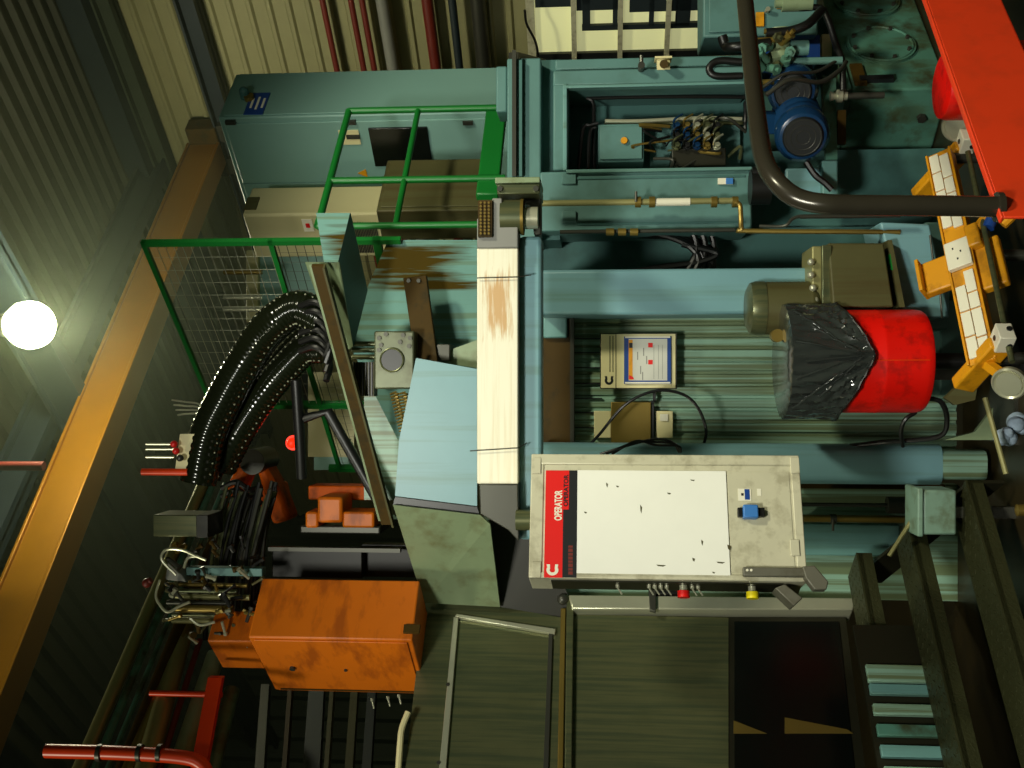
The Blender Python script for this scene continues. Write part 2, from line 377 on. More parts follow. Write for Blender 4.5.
mb = MB(); CL.rect(mb, 340, 360, 129, 143, 0, .022); make('name_plate', mb, M['cream'], t)
mb = MB(); CL.rect(mb, 347, 360, 133, 137, .02, .03); make('latch', mb, M['dgrey'], t)
mb = MB(); CL.poly(mb, [(358, 172), (368, 176), (366, 168)], .012, .018); make('warning_label', mb, M['yel'], t)
# sign and beacon on the right-hand face
r0 = CR.p(258, 96, .02)
mb = MB(); CR.rect(mb, 248, 267, 95, 116, .012, .02); sg = make('sign', mb, M['blued'], t)
sc = CR.p(258, 105.5, .0215)
for k, (dz, w_) in enumerate(((.045, .13), (0, .17), (-.045, .13))):
    mb = MB(); mb.box(sc-A*w_/2+Z*(dz-.012), A*w_, -B*.002, Z*.018); make('sign_line', mb, M['paper'], sg)
mb = MB(); p = CR.p(246, 99, 0); mb.cyl(p, p+CR.n*.06, .038); mb.ball(p+CR.n*.07, .038); make('beacon', mb, M['teals'], t)
mb = MB(); p = CR.p(250, 101, 0); mb.cyl(p, p+CR.n*.05, .04); make('beacon_base', mb, M['brass'], t)
# air conditioner on the left face
p = CL.p(300, 196, .0)
t = thing('air_conditioner', 'beige air conditioning unit hung on the side of the blue cabinet', 'air conditioner')
pa = p-A*.40; o2, a2, b2, c2 = ab(242, 384, 215, at(300, 215, 1).y*7.9, 196, 258)
a2 = A*.34
mb = MB(); mb.box(o2, a2, b2, c2); make('casing', mb, M['beige'], t, .02)
AF = Face(o2, B); AR = Face(o2, A)
mb = MB()
for i in range(16): AF.rect(mb, 354+i*1.6, 354.7+i*1.6, 222, 252, 0, .012)
make('grille', mb, M['blackp'], t)
mb = MB(); AR.rect(mb, 246, 258, 198, 210, 0, .01); make('vent', mb, M['rustp'], t)
mb = MB(); AF.rect(mb, 303, 313, 219, 231, 0, .006); lp = make('label', mb, M['paper'], t)
mb = MB(); AF.rect(mb, 306, 310, 223, 227, .006, .009); make('label_mark', mb, M['redpl'], lp)
# olive box on the platform
o3, a3, b3, c3 = ab(376, 484, 211, 7.1, 160, 240)
t = thing('terminal_box', 'olive brown metal box standing behind the green railing', 'box')
mb = MB(); mb.box(o3, a3, b3, c3); make('body', mb, M['rustp'], t, .01)
mb = MB(); mb.box(o3+A*.03-B*.012+Z*.03, a3-A*.06, B*.012, c3-Z*.06); make('cover', mb, M['rustp'], t, .004)

# ================================================================== GREEN RAILING AND FENCE
RP = at(321, 214, 6.5); Lr = lenU(RP, A, 111); zf = at(500, 181, 6.9).z
t = thing('guard_railing', 'green tubular railing with two rails in front of the blue cabinet', 'railing')
mb = MB(); mb.tube([RP-A*.12, RP+A*Lr], .024, 12); make('top_rail', mb, M['green'], t)
RK = setz(RP, at(398, 214, 6.5).z); mb = MB(); mb.tube([RK-A*.12, RK+A*Lr], .02, 12); make('knee_rail', mb, M['green'], t)
for y in (111, 181):
    q = RP+A*lenU(RP, A, y); mb = MB(); mb.tube([q, setz(q, zf-.05)], .023, 12); make('post', mb, M['green'], t)
q = RP-A*.12; mb = MB(); mb.tube([q, setz(q, zf)], .021, 12); make('post', mb, M['green'], t)
mb = MB(); k0 = setz(RP, at(496, 190, 6.5).z)+A*lenU(RP, A, 196); k1 = RP+A*(Lr-.03)
mb.box(k0, setz(k1, 0)-setz(k0, 0), B*.06, Z*.14); make('kick_plate', mb, M['green'], t, .01)
mb = MB(); q = RP+A*Lr; mb.tube([setz(q, at(507, 111, q.y).z), setz(q, at(507, 111, q.y).z)-A*.0+X*.001-Z*.08], .04); make('post_foot', mb, M['green'], t)

FP = at(140, 243, 6.4); t = thing('mesh_fence', 'green framed wire mesh fence running back to the left above the machine', 'fence')
zb = at(400, 243, 6.4).z; Lf = lenU(FP, B, 405); Lg = lenU(FP, B, 468)
mb = MB(); mb.box(FP-Z*(FP.z-zb), A*.035, B*.035, Z*(FP.z-zb)); make('post', mb, M['green'], t)
mb = MB(); mb.box(FP-Z*.03, A*.03, B*Lf, Z*.03); make('top_rail', mb, M['green'], t)
zm = at(272, 243, 6.4).z; mb = MB(); mb.box(setz(FP, zm), A*.03, B*Lg, Z*.03); make('middle_rail', mb, M['green'], t)
zl = at(380, 243, 6.4).z; mb = MB(); mb.box(setz(FP, zl), A*.04, B*Lg, Z*.05); make('bottom_rail', mb, M['green'], t)
for L in (Lf, Lg):
    q = FP+B*L; zt_ = FP.z if L == Lf else zm+.1
    mb = MB(); mb.box(setz(q, zl-.3), A*.045, B*.045, Z*(zt_-zl+.3)); make('post', mb, M['green'], t)
def mesh_panel(L, z0, z1, dz, dx):
    mb = MB(); q = FP+A*.02; z = z0
    while z < z1: mb.tube([setz(q, z), setz(q, z)+B*L], .0022, 4); z += dz
    s_ = 0.03
    while s_ < L: mb.tube([setz(q, z0)+B*s_, setz(q, z1)+B*s_], .0011, 4); s_ += dx
    return mb
make('wire_mesh', mesh_panel(Lf, zm+.04, FP.z-.04, .055, .11), M['steelb'], t)
make('wire_mesh', mesh_panel(Lg, zl+.05, zm, .055, .08), M['dgrey'], t)  # lower mesh darker than the upper: dimmer light put into the colour

# ================================================================== PLATFORM and MACHINE BODY
t = thing('machine_platform', 'blue painted platform edge of the machine under the cabinet', 'platform')
mb = fbox(507, 541, 58, 240, 6.35, .5); make('edge_beam', mb, M['tealm'], t, .01)
mb = MB(); P = at(520, 240, 6.85); zd = at(505, 150, 6.35).z
mb.poly([setz(at(520, 52, 6.6), zd), setz(at(520, 300, 6.6), zd), setz(at(520, 330, 9), zd), setz(at(520, 60, 10), zd)], -Z*.06); make('deck', mb, M['steeld'], t)
mb = fbox(512, 516, 50, 176, 6.28, .06); make('rack_strip', mb, M['dgrey'], t)
mb = fbox(519, 522, 60, 176, 6.3, .04); make('groove', mb, M['teals'], t)
mb = fbox(496, 507, 66, 112, 6.4, .25); make('end_block', mb, M['tealm'], t, .01)
mb = fbox(538, 560, 60, 240, 6.5, .4); make('lower_web', mb, M['teals'], t)

# right-hand column with the open valve bay
t = thing('machine_column', 'blue machine column with an open recess full of valves', 'machine column')
mb = MB()
for r in ((553, 752, 68, 84), (553, 568, 84, 170), (540, 752, 170, 230)): fb(mb, *r, 6.3, .5)
make('frame', mb, M['tealm'], t, .012)
mb = fbox(555, 753, 57, 68, 6.42, .5); make('top_step', mb, M['tealm'], t, .01)
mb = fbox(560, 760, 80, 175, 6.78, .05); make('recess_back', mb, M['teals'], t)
mb = fbox(563, 567, 84, 170, 6.27, .06); make('recess_lip', mb, M['teal'], t, .004)
mb = fbox(566, 752, 168, 171.5, 6.27, .06); make('recess_lip', mb, M['teal'], t, .004)
mb = fbox(566, 752, 83, 86, 6.27, .06); make('recess_lip', mb, M['teal'], t, .004)
mb = fbox(562, 576, 174, 184, 6.285, .02); make('hinge_plate', mb, M['tealm'], t, .003)
mb = fbox(562, 576, 211, 222, 6.285, .02); make('hinge_plate', mb, M['tealm'], t, .003)
mb = fbox(577, 745, 176, 178, 6.292, .01); mb2 = fb(mb, 577, 745, 222, 224, 6.292, .01); make('seam', mb, M['teals'], t)
mb = fbox(718, 733, 178, 184, 6.28, .02); lp = make('label', mb, M['paper'], t)
mb = fbox(726, 733, 178, 184, 6.276, .004); make('label_mark', mb, M['bluec'], lp)
mb = fbox(657, 670, 57, 70, 6.3, .05); fb(mb, 655, 672, 56, 58, 6.28, .1); lp = make('bracket', mb, M['cream'], t)
mb = MB(); mb.cyl(at(664, 64, 6.29), at(664, 64, 6.2), .025); make('plug', mb, M['rust'], lp)
mb = MB(); q = at(641, 69, 6.29); mb.cyl(q, q-YY*.08, .02); mb.tube([q-YY*.06+X*.06, q-YY*.06-X*.02], .012); make('tap', mb, M['dgrey'], t)
t = thing('machine_upright', 'wide pale blue upright of the machine beside the dark hose bay', 'upright')
mb = fbox(540, 950, 268, 314, 6.1, .4); make('pillar', mb, M['sheet'], t, .02)
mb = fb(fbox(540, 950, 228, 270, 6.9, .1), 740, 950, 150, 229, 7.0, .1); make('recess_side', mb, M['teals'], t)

# contents of the recess
t = thing('junction_box', 'small square blue junction box inside the valve recess', 'box')
mb = fbox(598, 644, 124, 162, 6.5, .2); make('body', mb, M['tealm'], t, .006)
mb = fbox(600, 642, 126, 159, 6.48, .02); make('lid', mb, M['tealm'], t, .003)
mb = MB(); q = at(624, 141, 6.48); mb.cyl(q, q-YY*.02, .02); make('lock', mb, M['yel'], t)
bays = [[(594, 170, 6.55), (594, 106, 6.55), (598, 98, 6.55), (740, 97, 6.55), (745, 104, 6.55), (745, 130, 6.55)],
        [(578, 172, 6.5), (583, 130, 6.5), (590, 125, 6.5), (598, 123, 6.5)], [(588, 172, 6.5), (590, 133, 6.5), (596, 127, 6.5)],
        [(605, 121, 6.5), (640, 121, 6.5), (700, 118, 6.5), (742, 119, 6.5)], [(604, 124, 6.6), (660, 123, 6.6), (744, 123, 6.6)]]
lbs = ['black hose looping around the top of the valve recess', 'black bent tube at the upper left inside the valve recess', 'second black bent tube hugging the small junction box',
       'straight steel tube running down the recess beside the junction box', 'dull steel tube behind the bright one in the valve recess']
for l, lb, mt in zip(bays, lbs, ('black', 'black', 'black', 'steelb', 'steel')):
    mb = MB(); mb.tube(smooth(path(l), 5), .012, 8); single('hydraulic_tube', mb, M[mt], lb, 'tube')
t = thing('valve_block', 'cluster of hydraulic valves on a manifold inside the recess', 'valves')
mb = fbox(672, 726, 148, 166, 6.5, .22); make('manifold', mb, M['steeld'], t, .005)
mb = fbox(650, 740, 118, 168, 6.72, .03); make('back_plate', mb, M['tealm'], t)
for i in range(5):
    for j in range(3):
        x = 677+i*10; y = 126+j*10; mb = MB(); mt = ('blue', 'steel', 'brass', 'black', 'steelb')[(i*2+j*3) % 5]
        q = at(x, y, 6.48+.03*(j % 2)); mb.cyl(q, q+YY*.2, .024); mb.cyl(q-YY*.05, q, .014); mb.tube(smooth([q+Z*.02, q+Z*.02-YY*.08+X*.02, q+X*.06-YY*.04-Z*.03]), .007, 6)
        make('valve', mb, M[mt], t)
for i in range(14):
    x = random.uniform(650, 738); y = random.uniform(120, 165); q = at(x, y, 6.55); mb = MB()
    mb.tube(smooth([q, q+V3((random.uniform(-.06, .06), -.08, random.uniform(-.15, .15))), q+V3((random.uniform(-.1, .1), -.02, random.uniform(-.25, .25)))]), random.uniform(.005, .011), 6)
    make('hose', mb, M[('black', 'steel', 'brass', 'dgrey')[i % 4]], t)

# pipes on the column front
t = thing('air_pipe', 'grey vertical air pipe with couplings down the column front', 'pipe')
mb = MB(); vtube(mb, 202, 540, 738, 6.15, .018); make('tube', mb, M['pale'], t)
mb = MB(); vtube(mb, 202, 655, 690, 6.15, .023); make('sleeve', mb, M['paper'], t)
for x in (638, 652, 714, 735): mb = MB(); vtube(mb, 202, x-3, x+3, 6.15, .032); make('coupling', mb, M['brass'], t)
mb = MB(); q = at(636, 202, 6.12); mb.tube([q, q+X*.06], .008); make('handle', mb, M['dgrey'], t)
mb = MB(); mb.tube(smooth(path([(736, 202, 6.12), (740, 206, 6.12), (741, 220, 6.1), (742, 229, 6.1), (750, 231, 6.1), (900, 232, 6.0)]), 5), .014); single('brass_pipe', mb, M['brass'], 'thin brass pipe turning the corner and running down past the grey gearbox', 'pipe')
mb = MB(); vtube(mb, 216, 800, 900, 5.9, .012); mb.tube(smooth(path([(800, 216, 5.9), (792, 219, 5.9), (784, 226, 5.9), (760, 226, 6)])), .009); single('copper_line', mb, M['dgrey'], 'short dark line beside the black handrail above the blue box', 'pipe')
t = thing('actuator_rod', 'slim dark rod with brass fittings along the column edge', 'rod')
mb = MB(); vtube(mb, 231, 560, 735, 6.2, .012); make('rod', mb, M['dgrey'], t)
for x in (610, 622, 634): mb = MB(); vtube(mb, 232, x-4, x+4, 6.18, .022); make('fitting', mb, M['brass'], t)
for k in range(9):
    mb = MB(); dp = 6.55+.03*(k % 4)
    if k < 4: l = [(628, 232+k, dp), (658+k*5, 234+k, dp), (686+k*4, 244-k, dp), (698+k*5, 258, dp), (694+k*6, 274, dp)]
    elif k < 7: l = [(684+(k-4)*10, 222, dp), (694+(k-4)*9, 236, dp), (696+(k-4)*9, 252, dp), (686+(k-4)*12, 274, dp)]
    else: l = [(690-(k-7)*8, 244, dp), (716, 250+(k-7)*3, dp), (700, 262, dp), (668, 266+(k-7), dp), (630, 272, dp)]
    mb.tube(smooth(path(l), 6), .019)
    single('black_hose', mb, M['black'], 'one of the black hoses looped in the dark bay beside the blue pillar', 'hose', 'looped black hoses beside the pillar')
# lower cover with streaks, second pillar
mb = MB(); Yc = 6.55; x0, x1 = 545, 955; ys = 314; n_r = 11; pr = []
for i in range(n_r):
    for f, d in ((0, 0), (.62, 0), (.72, .014), (.9, .014)): pr.append((ys+(448-ys)*(i+f)/n_r, d))
pr.append((448, 0))
z1 = at(x0, 380, Yc).z; z0 = at(x1, 380, Yc).z
top = [V3((at(700, y, Yc).x, Yc-.03+d, z1)) for y, d in pr]; bk = [V3((p.x, Yc+.15, z1)) for p in reversed(top)]
mb.poly(top+bk, -Z*(z1-z0)); t = thing('way_cover', 'streaked green ribbed cover between the two blue pillars', 'cover'); make('ribbed_sheet', mb, M['ways'], t)
mb = fbox(543, 570, 316, 446, 6.42, .1); make('top_slot', mb, M['rust'], t)
mb = fbox(570, 574, 314, 448, 6.4, .12); make('cross_bar', mb, M['dgrey'], t)
mb = fbox(543, 567, 316, 338, 6.38, .1); make('corner_block', mb, M['teal'], t, .01)
mb = MB()
for y in (338, 352, 367, 383, 398, 412, 427): fb(mb, 574, 602, y, y+1.2, 6.5, .03)
make('slit', mb, M['blackp'], t)
t = thing('machine_pillar', 'light blue rounded pillar reaching the floor beside the ribbed cover', 'pillar')
mb = MB(); q0 = at(750, 465, 6.1); r = .115
pts = []
for k in range(24):
    an = 2*math.pi*k/24; pts.append((r*math.copysign(abs(math.cos(an))**.55, math.cos(an)), r*math.copysign(abs(math.sin(an))**.55, math.sin(an))))
zt_, zb_ = at(540, 465, 6.1).z, at(945, 465, 6.1).z
mb.hull([V3((q0.x+a_, 6.25+b_, zb_)) for a_, b_ in pts], [V3((q0.x+a_, 6.25+b_, zt_)) for a_, b_ in pts]); make('shaft', mb, M['sheet'], t)
mb = MB(); mb.hull([V3((q0.x+a_*.75, 6.25+b_, at(990, 465, 6.1).z)) for a_, b_ in pts], [V3((q0.x+a_*.75, 6.25+b_, zb_)) for a_, b_ in pts]); make('foot', mb, M['ways'], t)

# streaked plating left of the pillar, with rods
t = thing('rear_plating', 'streaked green plating behind the stair, left of the rounded pillar', 'plating')
mb = fbox(800, 960, 484, 600, 6.75, .1); fb(mb, 560, 800, 484, 610, 6.75, .1); make('sheet', mb, M['ways'], t)
mb = fbox(800, 900, 524, 556, 6.65, .1); make('strip', mb, M['teal'], t, .01)
mb = fbox(800, 945, 484, 489, 6.6, .1); make('groove', mb, M['rust'], t)
for y, r, mt, lb in ((505, .012, 'dgrey', 'thin dark vertical rod with a knob beside the stair'), (519, .022, 'brass', 'amber vertical rod on the green plating beside the stair')):
    t = thing('guide_rod', lb, 'rod'); mb = MB(); vtube(mb, y, 800, 925, 6.45, r); make('rod', mb, M[mt], t)
    mb = MB(); x = 897 if y < 510 else 833
    if y < 510: vtube(mb, y, 887, 905, 6.45, .05)
    else: vtube(mb, y, 830, 836, 6.45, .03); q = at(833, 519, 6.42); mb.tube([q, q-Z*.0-X*.07], .008)
    make('knob', mb, M['dgrey'], t)
mb = MB(); mb.tube([at(889, 556, 5.9), at(917, 512, 5.9)], .012); single('hand_lever', mb, M['pale'], 'thin slanting lever beside the green junction box', 'lever')

# ================================================================== HOOD and guards above the arm
t = thing('machine_hood', 'pale blue sheet metal hood panels with brown rust streaks', 'hood')
fp_ = fp(MB(), [(388, 240), (477, 240), (477, 448), (398, 440), (352, 350), (362, 300)], 6.45, .06); make('back_panel', fp_, M['rusty'], t)
mb = MB(); mb.poly([at(416, 358, 5.95), at(477, 369, 5.95), at(477, 506, 5.95), at(395, 496, 5.95), at(399, 440, 5.95)], YY*.03); make('front_panel', mb, M['sheet'], t)
mb = MB(); mb.poly([at(395, 497, 6.05), at(477, 507, 6.05), at(480, 516, 6.05), at(393, 505, 6.05)], YY*.05); make('gap_strip', mb, M['blackp'], t)
mb = MB(); mb.poly([at(393, 505, 6.0), at(480, 515, 6.0), at(490, 524, 6.03), at(500, 607, 6.5), at(424, 603, 6.5)], YY*.03-B*.0); make('corner_panel', mb, M['greensheet'], t)
mb = MB(); mb.poly([at(489, 516, 6.55), at(545, 540, 6.55), at(570, 600, 6.55), at(566, 618, 6.55), at(500, 607, 6.55)], YY*.05); make('shadow_plate', mb, M['steeld'], t)  # panel under the arm; its shade is put into the dark sheet colour
mb = MB(); mb.poly([at(436, 355, 6.2), at(477, 340, 6.2), at(477, 368, 6.2), at(437, 362, 6.2)], YY*.05); make('gusset', mb, M['greensheet'], t)

t = thing('bent_deflector', 'folded blue and green deflector plate at the top of the hood', 'deflector')
mb = MB(); mb.poly([at(316, 213, 5.75), at(350, 213, 5.75), at(338, 262, 5.75), at(324, 262, 5.75)], YY*.02); make('front_flap', mb, M['rusty'], t)
mb = MB(); mb.poly([at(350, 213, 5.75), at(367, 290, 6.15), at(353, 346, 6.15), at(338, 262, 5.75)], YY*.02-X*.0); make('side_flap', mb, M['teals'], t)
mb = MB(); mb.poly([at(305, 262, 5.85), at(339, 262, 5.75), at(353, 346, 6.15), at(346, 352, 6.2), at(336, 352, 6.3)], YY*.02); make('lower_flap', mb, M['greensheet'], t)
mb = MB(); q = at(334, 288, 5.85); mb.box(q, X*.015, YY*-.02, Z*.07); make('clip', mb, M['steelb'], t)
Pb = at(312, 264, 5.72); Lb = lenU(Pb, B, 520)
t = thing('rusty_angle_bar', 'long rusty angle bar sloping across the front of the hood', 'bar')
p1 = at(382, 522, 6.3); d = p1-Pb
mb = MB(); mb.poly([Pb, Pb-Z*.065, p1-Z*.065, p1], -A*.02); make('web', mb, M['rust'], t)
mb = MB(); mb.box(Pb-Z*.065, d, -A*.04, -Z*.012); make('flange', mb, M['rustp'], t)
mb = MB(); mb.poly([Pb+Z*.03+YY*.04, Pb-Z*.02+YY*.04, p1-Z*.02+YY*.04, p1+Z*.03+YY*.04], YY*.02); make('backing_strip', mb, M['greensheet'], t)

t = thing('bored_block', 'machined steel block with a large bore and bolt holes', 'block')
mb = fbox(374, 414, 331, 389, 6.0, .3); make('body', mb, M['blockm'], t, .01)
mb = MB(); q = at(392, 360, 5.995); mb.cyl(q, q-YY*.006, .062, n=28); make('bore', mb, M['blackp'], t)
mb = MB(); mb.ring(q-YY*.004, YY, .066, .006); make('bore_rim', mb, M['steel'], t)
for i, (x, y) in enumerate(((379, 338), (386, 334), (379, 350), (403, 335), (410, 338), (381, 345), (409, 346), (400, 342))):
    mb = MB(); q = at(x, y, 5.996); mb.cyl(q, q-YY*.006, .013, n=12); make('bolt_hole', mb, M['dgrey'], t)
t = thing('rusty_link', 'rusty brown link bar bolted across the blue hood panel', 'bar')
mb = MB(); mb.poly([at(403, 278, 6.2), at(426, 275, 6.2), at(439, 372, 6.1), at(415, 360, 6.1)], YY*.05); make('plate', mb, M['rust'], t, .004)
for y in (281, 280): pass
for x in (409, 419): mb = MB(); q = at(x, 281, 6.2); mb.cyl(q, q-YY*.02, .013, n=6); make('bolt', mb, M['dgrey'], t)
mb = fbox(436, 450, 344, 361, 6.15, .2); single('stop_block', mb, M['dgrey'], 'small dark block beside the lower end of the rusty link', 'block', bev=.006)
for i, y in enumerate((344, 350, 357)):
    mb = MB(); vtube(mb, y, 352, 376, 6.2, .016); single('piston_rod', mb, M['steel'], ('steel piston rod above the bored block, nearest the deflector', 'middle steel piston rod above the bored block', 'steel piston rod above the bored block, farthest from the deflector')[i], 'rod')
t = thing('lower_slide', 'pale green slide plates stacked below the bored block', 'slide')
mb = fbox(364, 412, 390, 500, 6.75, .1); make('plate', mb, M['ways'], t)
mb = fbox(352, 374, 362, 396, 6.1, .1); make('brass_grid', mb, M['rustp'], t)
mb = MB()
for i in range(7): fb(mb, 353+i*3, 354.2+i*3, 362, 396, 6.09, .02)
make('grid_bar', mb, M['blackp'], t)
for i, dx in enumerate((0, 9)):
    p0 = at(394+dx, 392, 5.98); p1_ = at(404+dx*.6, 432, 6.0); mb = MB(); L = p1_-p0; n = 90; u = L.normalized().orthogonal(); v = L.normalized().cross(u)
    mb.tube([p0+L*(k/n)+(u*math.cos(k*.9)+v*math.sin(k*.9))*.018 for k in range(n)], .005, 5); single('coil_spring', mb, M['brass'], ('brass coil spring below the bored block, upper one', 'brass coil spring below the bored block, lower one')[i], 'spring')
mb = MB(); pts_ = [(428, 436), (424, 452), (430, 470), (426, 486), (432, 496)]
# ================================================================== PENDANT ARM and OPERATOR PANEL
t = thing('pendant_arm', 'white swivel arm carrying the operator panel across the machine', 'arm')
mb = fbox(477, 518, 248, 484, 5.2, .16); make('white_cover', mb, M['offw'], t, .006)
mb = fbox(519, 542, 236, 540, 5.28, .16); make('blue_beam', mb, M['sheet'], t, .02)
mb = fbox(477, 518, 218, 248, 5.19, .17); fb(mb, 492, 502, 198, 220, 5.19, .17); make('grey_end', mb, M['grey'], t, .006)
mb = fp(MB(), [(479, 484), (518, 484), (519, 542), (508, 530), (480, 514)], 5.19, .17); make('grey_elbow', mb, M['dgrey'], t, .006)
mb = fbox(478, 492, 200, 237, 5.17, .14); cb = make('connector_block', mb, M['rust'], t)
mb = MB()
for i in range(10):
    for j in range(3): q = at(481+j*4, 203+i*3.4, 5.17); mb.cyl(q, q-YY*.012, .006, n=6)
make('pin', mb, M['brass'], cb)
mb = MB(); vtube(mb, 217, 501, 524, 5.25, .085, 28); make('swivel_housing', mb, M['steel'], t)
mb = MB(); vtube(mb, 218, 523, 538, 5.25, .055, 24); make('swivel_neck', mb, M['steelb'], t)
mb = MB(); vtube(mb, 217, 521, 524, 5.25, .09, 28); make('swivel_ring', mb, M['brass'], t)
mb = fp(MB(), [(500, 195), (541, 195), (541, 235), (534, 235), (530, 205)], 5.36, .12); make('bracket', mb, M['dgrey'], t, .006)
mb = fbox(497, 540, 184, 194, 5.2, .3); bp_ = make('top_plate', mb, M['steel'], t, .006)
for x in (500, 536): mb = MB(); q = at(x, 189, 5.2); mb.cyl(q, q-YY*.015, .015, n=6); make('bolt', mb, M['dgrey'], bp_)
mb = fbox(495, 540, 177, 183, 5.25, .3); make('mount_plate', mb, M['greensheet'], t, .005)
mb = MB(); q = at(487, 258.5, 5.18); mb.tube([at(477, 278, 5.185), at(518, 277, 5.185), at(531, 275, 5.23)], .003, 5); make('wire', mb, M['dgrey'], t)
mb = MB(); mb.tube([at(470, 451, 5.185), at(518, 448, 5.185), at(527, 443, 5.25)], .003, 5); make('wire', mb, M['dgrey'], t)
mb = MB(); vtube(mb, 520, 516, 532, 5.15, .05, 20); make('panel_swivel', mb, M['steel'], t)

phi = math.radians(21); wd = V3((math.cos(phi), math.sin(phi), 0)); back = V3((-math.sin(phi), math.cos(phi), 0))
Pc = at(665, 580, 4.78); PF = Face(Pc, wd)
t = thing('operator_panel', 'white operator control panel on the swivel arm with a red OPERATOR stripe', 'control panel')
zt_, zb_ = PF.p(530, 520).z, PF.p(803, 520).z; o = setz(PF.p(665, 580), zb_); wv = (PF.p(665, 455)-PF.p(665, 580)); wv.z = 0
mb = MB(); mb.box(o, wv, back*.27, Z*(zt_-zb_)); make('case', mb, M['alu'], t, .006)
mb = MB(); mb.box(o-back*.008, wd*.028, back*.02, Z*(zt_-zb_)); mb.box(o+wv-wd*.05-back*.008, wd*.05, back*.02, Z*(zt_-zb_)); make('edge_trim', mb, M['alu'], t, .005)
mb = MB(); mb.box(o-back*.006+Z*(zt_-zb_-.06), wv, back*.02, Z*.06); make('end_trim', mb, M['alu'], t, .004)
mb = MB(); mb.box(o-back*.006, wv, back*.02, Z*.04); make('end_trim', mb, M['alu'], t, .004)
mb = MB(); vtube(mb, 520, 524, 560, 5.17, .05, 16); mb.box(at(556, 535, 5.0), X*.15, YY*.2, -Z*.12); make('hanger', mb, M['dgrey'], t)
for x0, y0 in ((532, 458), (532, 562), (790, 458), (790, 540)):
    mb = MB(); PF.rect(mb, x0, x0+9, y0, y0+16, .008, .013); make('corner_clip', mb, M['alu'], t, .002)
mb = MB(); PF.rect(mb, 729, 792, 472, 573, 0, .003); make('lower_door', mb, M['alu'], t, .001)
mb = MB(); PF.rect(mb, 577, 728, 471, 577, 0, .008); make('front_sheet', mb, M['white'], t, .001)
mb = MB()
for x, y, a_, b_ in ((584, 512, 3, 2), (640, 505, 2, 9), (656, 565, 10, 2), (692, 558, 3, 4), (701, 540, 2, 6), (716, 562, 9, 2), (712, 572, 3, 2), (667, 493, 4, 2), (616, 486, 3, 2), (606, 483, 2, 5), (690, 480, 5, 1.5), (727, 545, 4, 6)): 
    PF.poly(mb, [(x, y), (x+a_, y+b_*.3), (x+a_*.7, y+b_), (x+a_*.2, y+b_*.7)], .008, .0086)
make('scuff_mark', mb, M['rustp'], t)
mb = MB(); PF.rect(mb, 545, 563, 471, 578, 0, .009); rs = make('red_stripe', mb, M['redpl'], t)
mb = MB(); PF.rect(mb, 563, 577, 471, 578, 0, .009); bs_ = make('black_stripe', mb, M['blackp'], t)
mb = MB(); PF.rect(mb, 563, 569, 471, 510, .009, .0095); make('red_block', mb, M['redpl'], bs_)
up = Z
def ptext(nm, s_, x, y, size, mt, par, sx=1, al='LEFT', off=.0095): return text(nm, s_, PF.p(x, y, off), wd, up, size, M[mt], par, al, .0008, sx)
ptext('lettering', 'OPERATOR', 558.5, 521, .046, 'paper', rs, .60)
ptext('lettering', 'OPERATOR', 566.0, 507, .028, 'blackp', bs_, 1.05, off=.0098)
y_ = 575
for k, ln in enumerate((3.2, 2.4, 3.6, 2.2, 3.0, 2.8, 3.4, 2.2)):       # a line of print too small to read
    mb = MB(); PF.rect(mb, 568.3, 572.8, y_-ln, y_, .009, .0096); make('small_print', mb, M['maroon'], bs_); y_ -= ln+.9
lg = []                                                               # the curved C mark, a block C open to the upper right
q = PF.p(552.5, 570.5, .0095)
R_ = .026; pts = []
for k in range(0, 13):
    an = math.radians(60+k*20); pts.append((R_*.95*math.cos(an), R_*1.05*math.sin(an)))
inn = [(x_*.45, y_*.45) for x_, y_ in reversed(pts)]
mb = MB(); mb.poly([q+wd*x_+Z*y_ for x_, y_ in [(R_, R_*1.05)]+pts+[(R_, -R_*1.0)]+[(R_, -R_*.45)]+inn+[(R_, R_*.45)]], PF.n*.001); make('emblem', mb, M['paper'], rs, flat=True)
mb = MB(); PF.rect(mb, 738, 751, 489, 501, .003, .006); lb_1 = make('label', mb, M['paper'], t)
mb = MB(); PF.rect(mb, 744.5, 749.5, 489.5, 500, .006, .007); make('label_mark', mb, M['blued'], lb_1)
mb = MB(); PF.rect(mb, 741, 743.5, 493.5, 496, .006, .007); make('label_mark', mb, M['blackp'], lb_1)
mb = MB(); PF.rect(mb, 757, 761, 489, 496, .003, .005); make('label', mb, M['paper'], t)
mb = MB(); PF.rect(mb, 742, 757, 507, 520, .003, .05); make('socket', mb, M['bluec'], t, .006)
mb = MB(); PF.rect(mb, 737, 742, 509, 518, .003, .03); PF.rect(mb, 757, 764, 509, 518, .003, .03); make('socket_latch', mb, M['black'], t, .003)
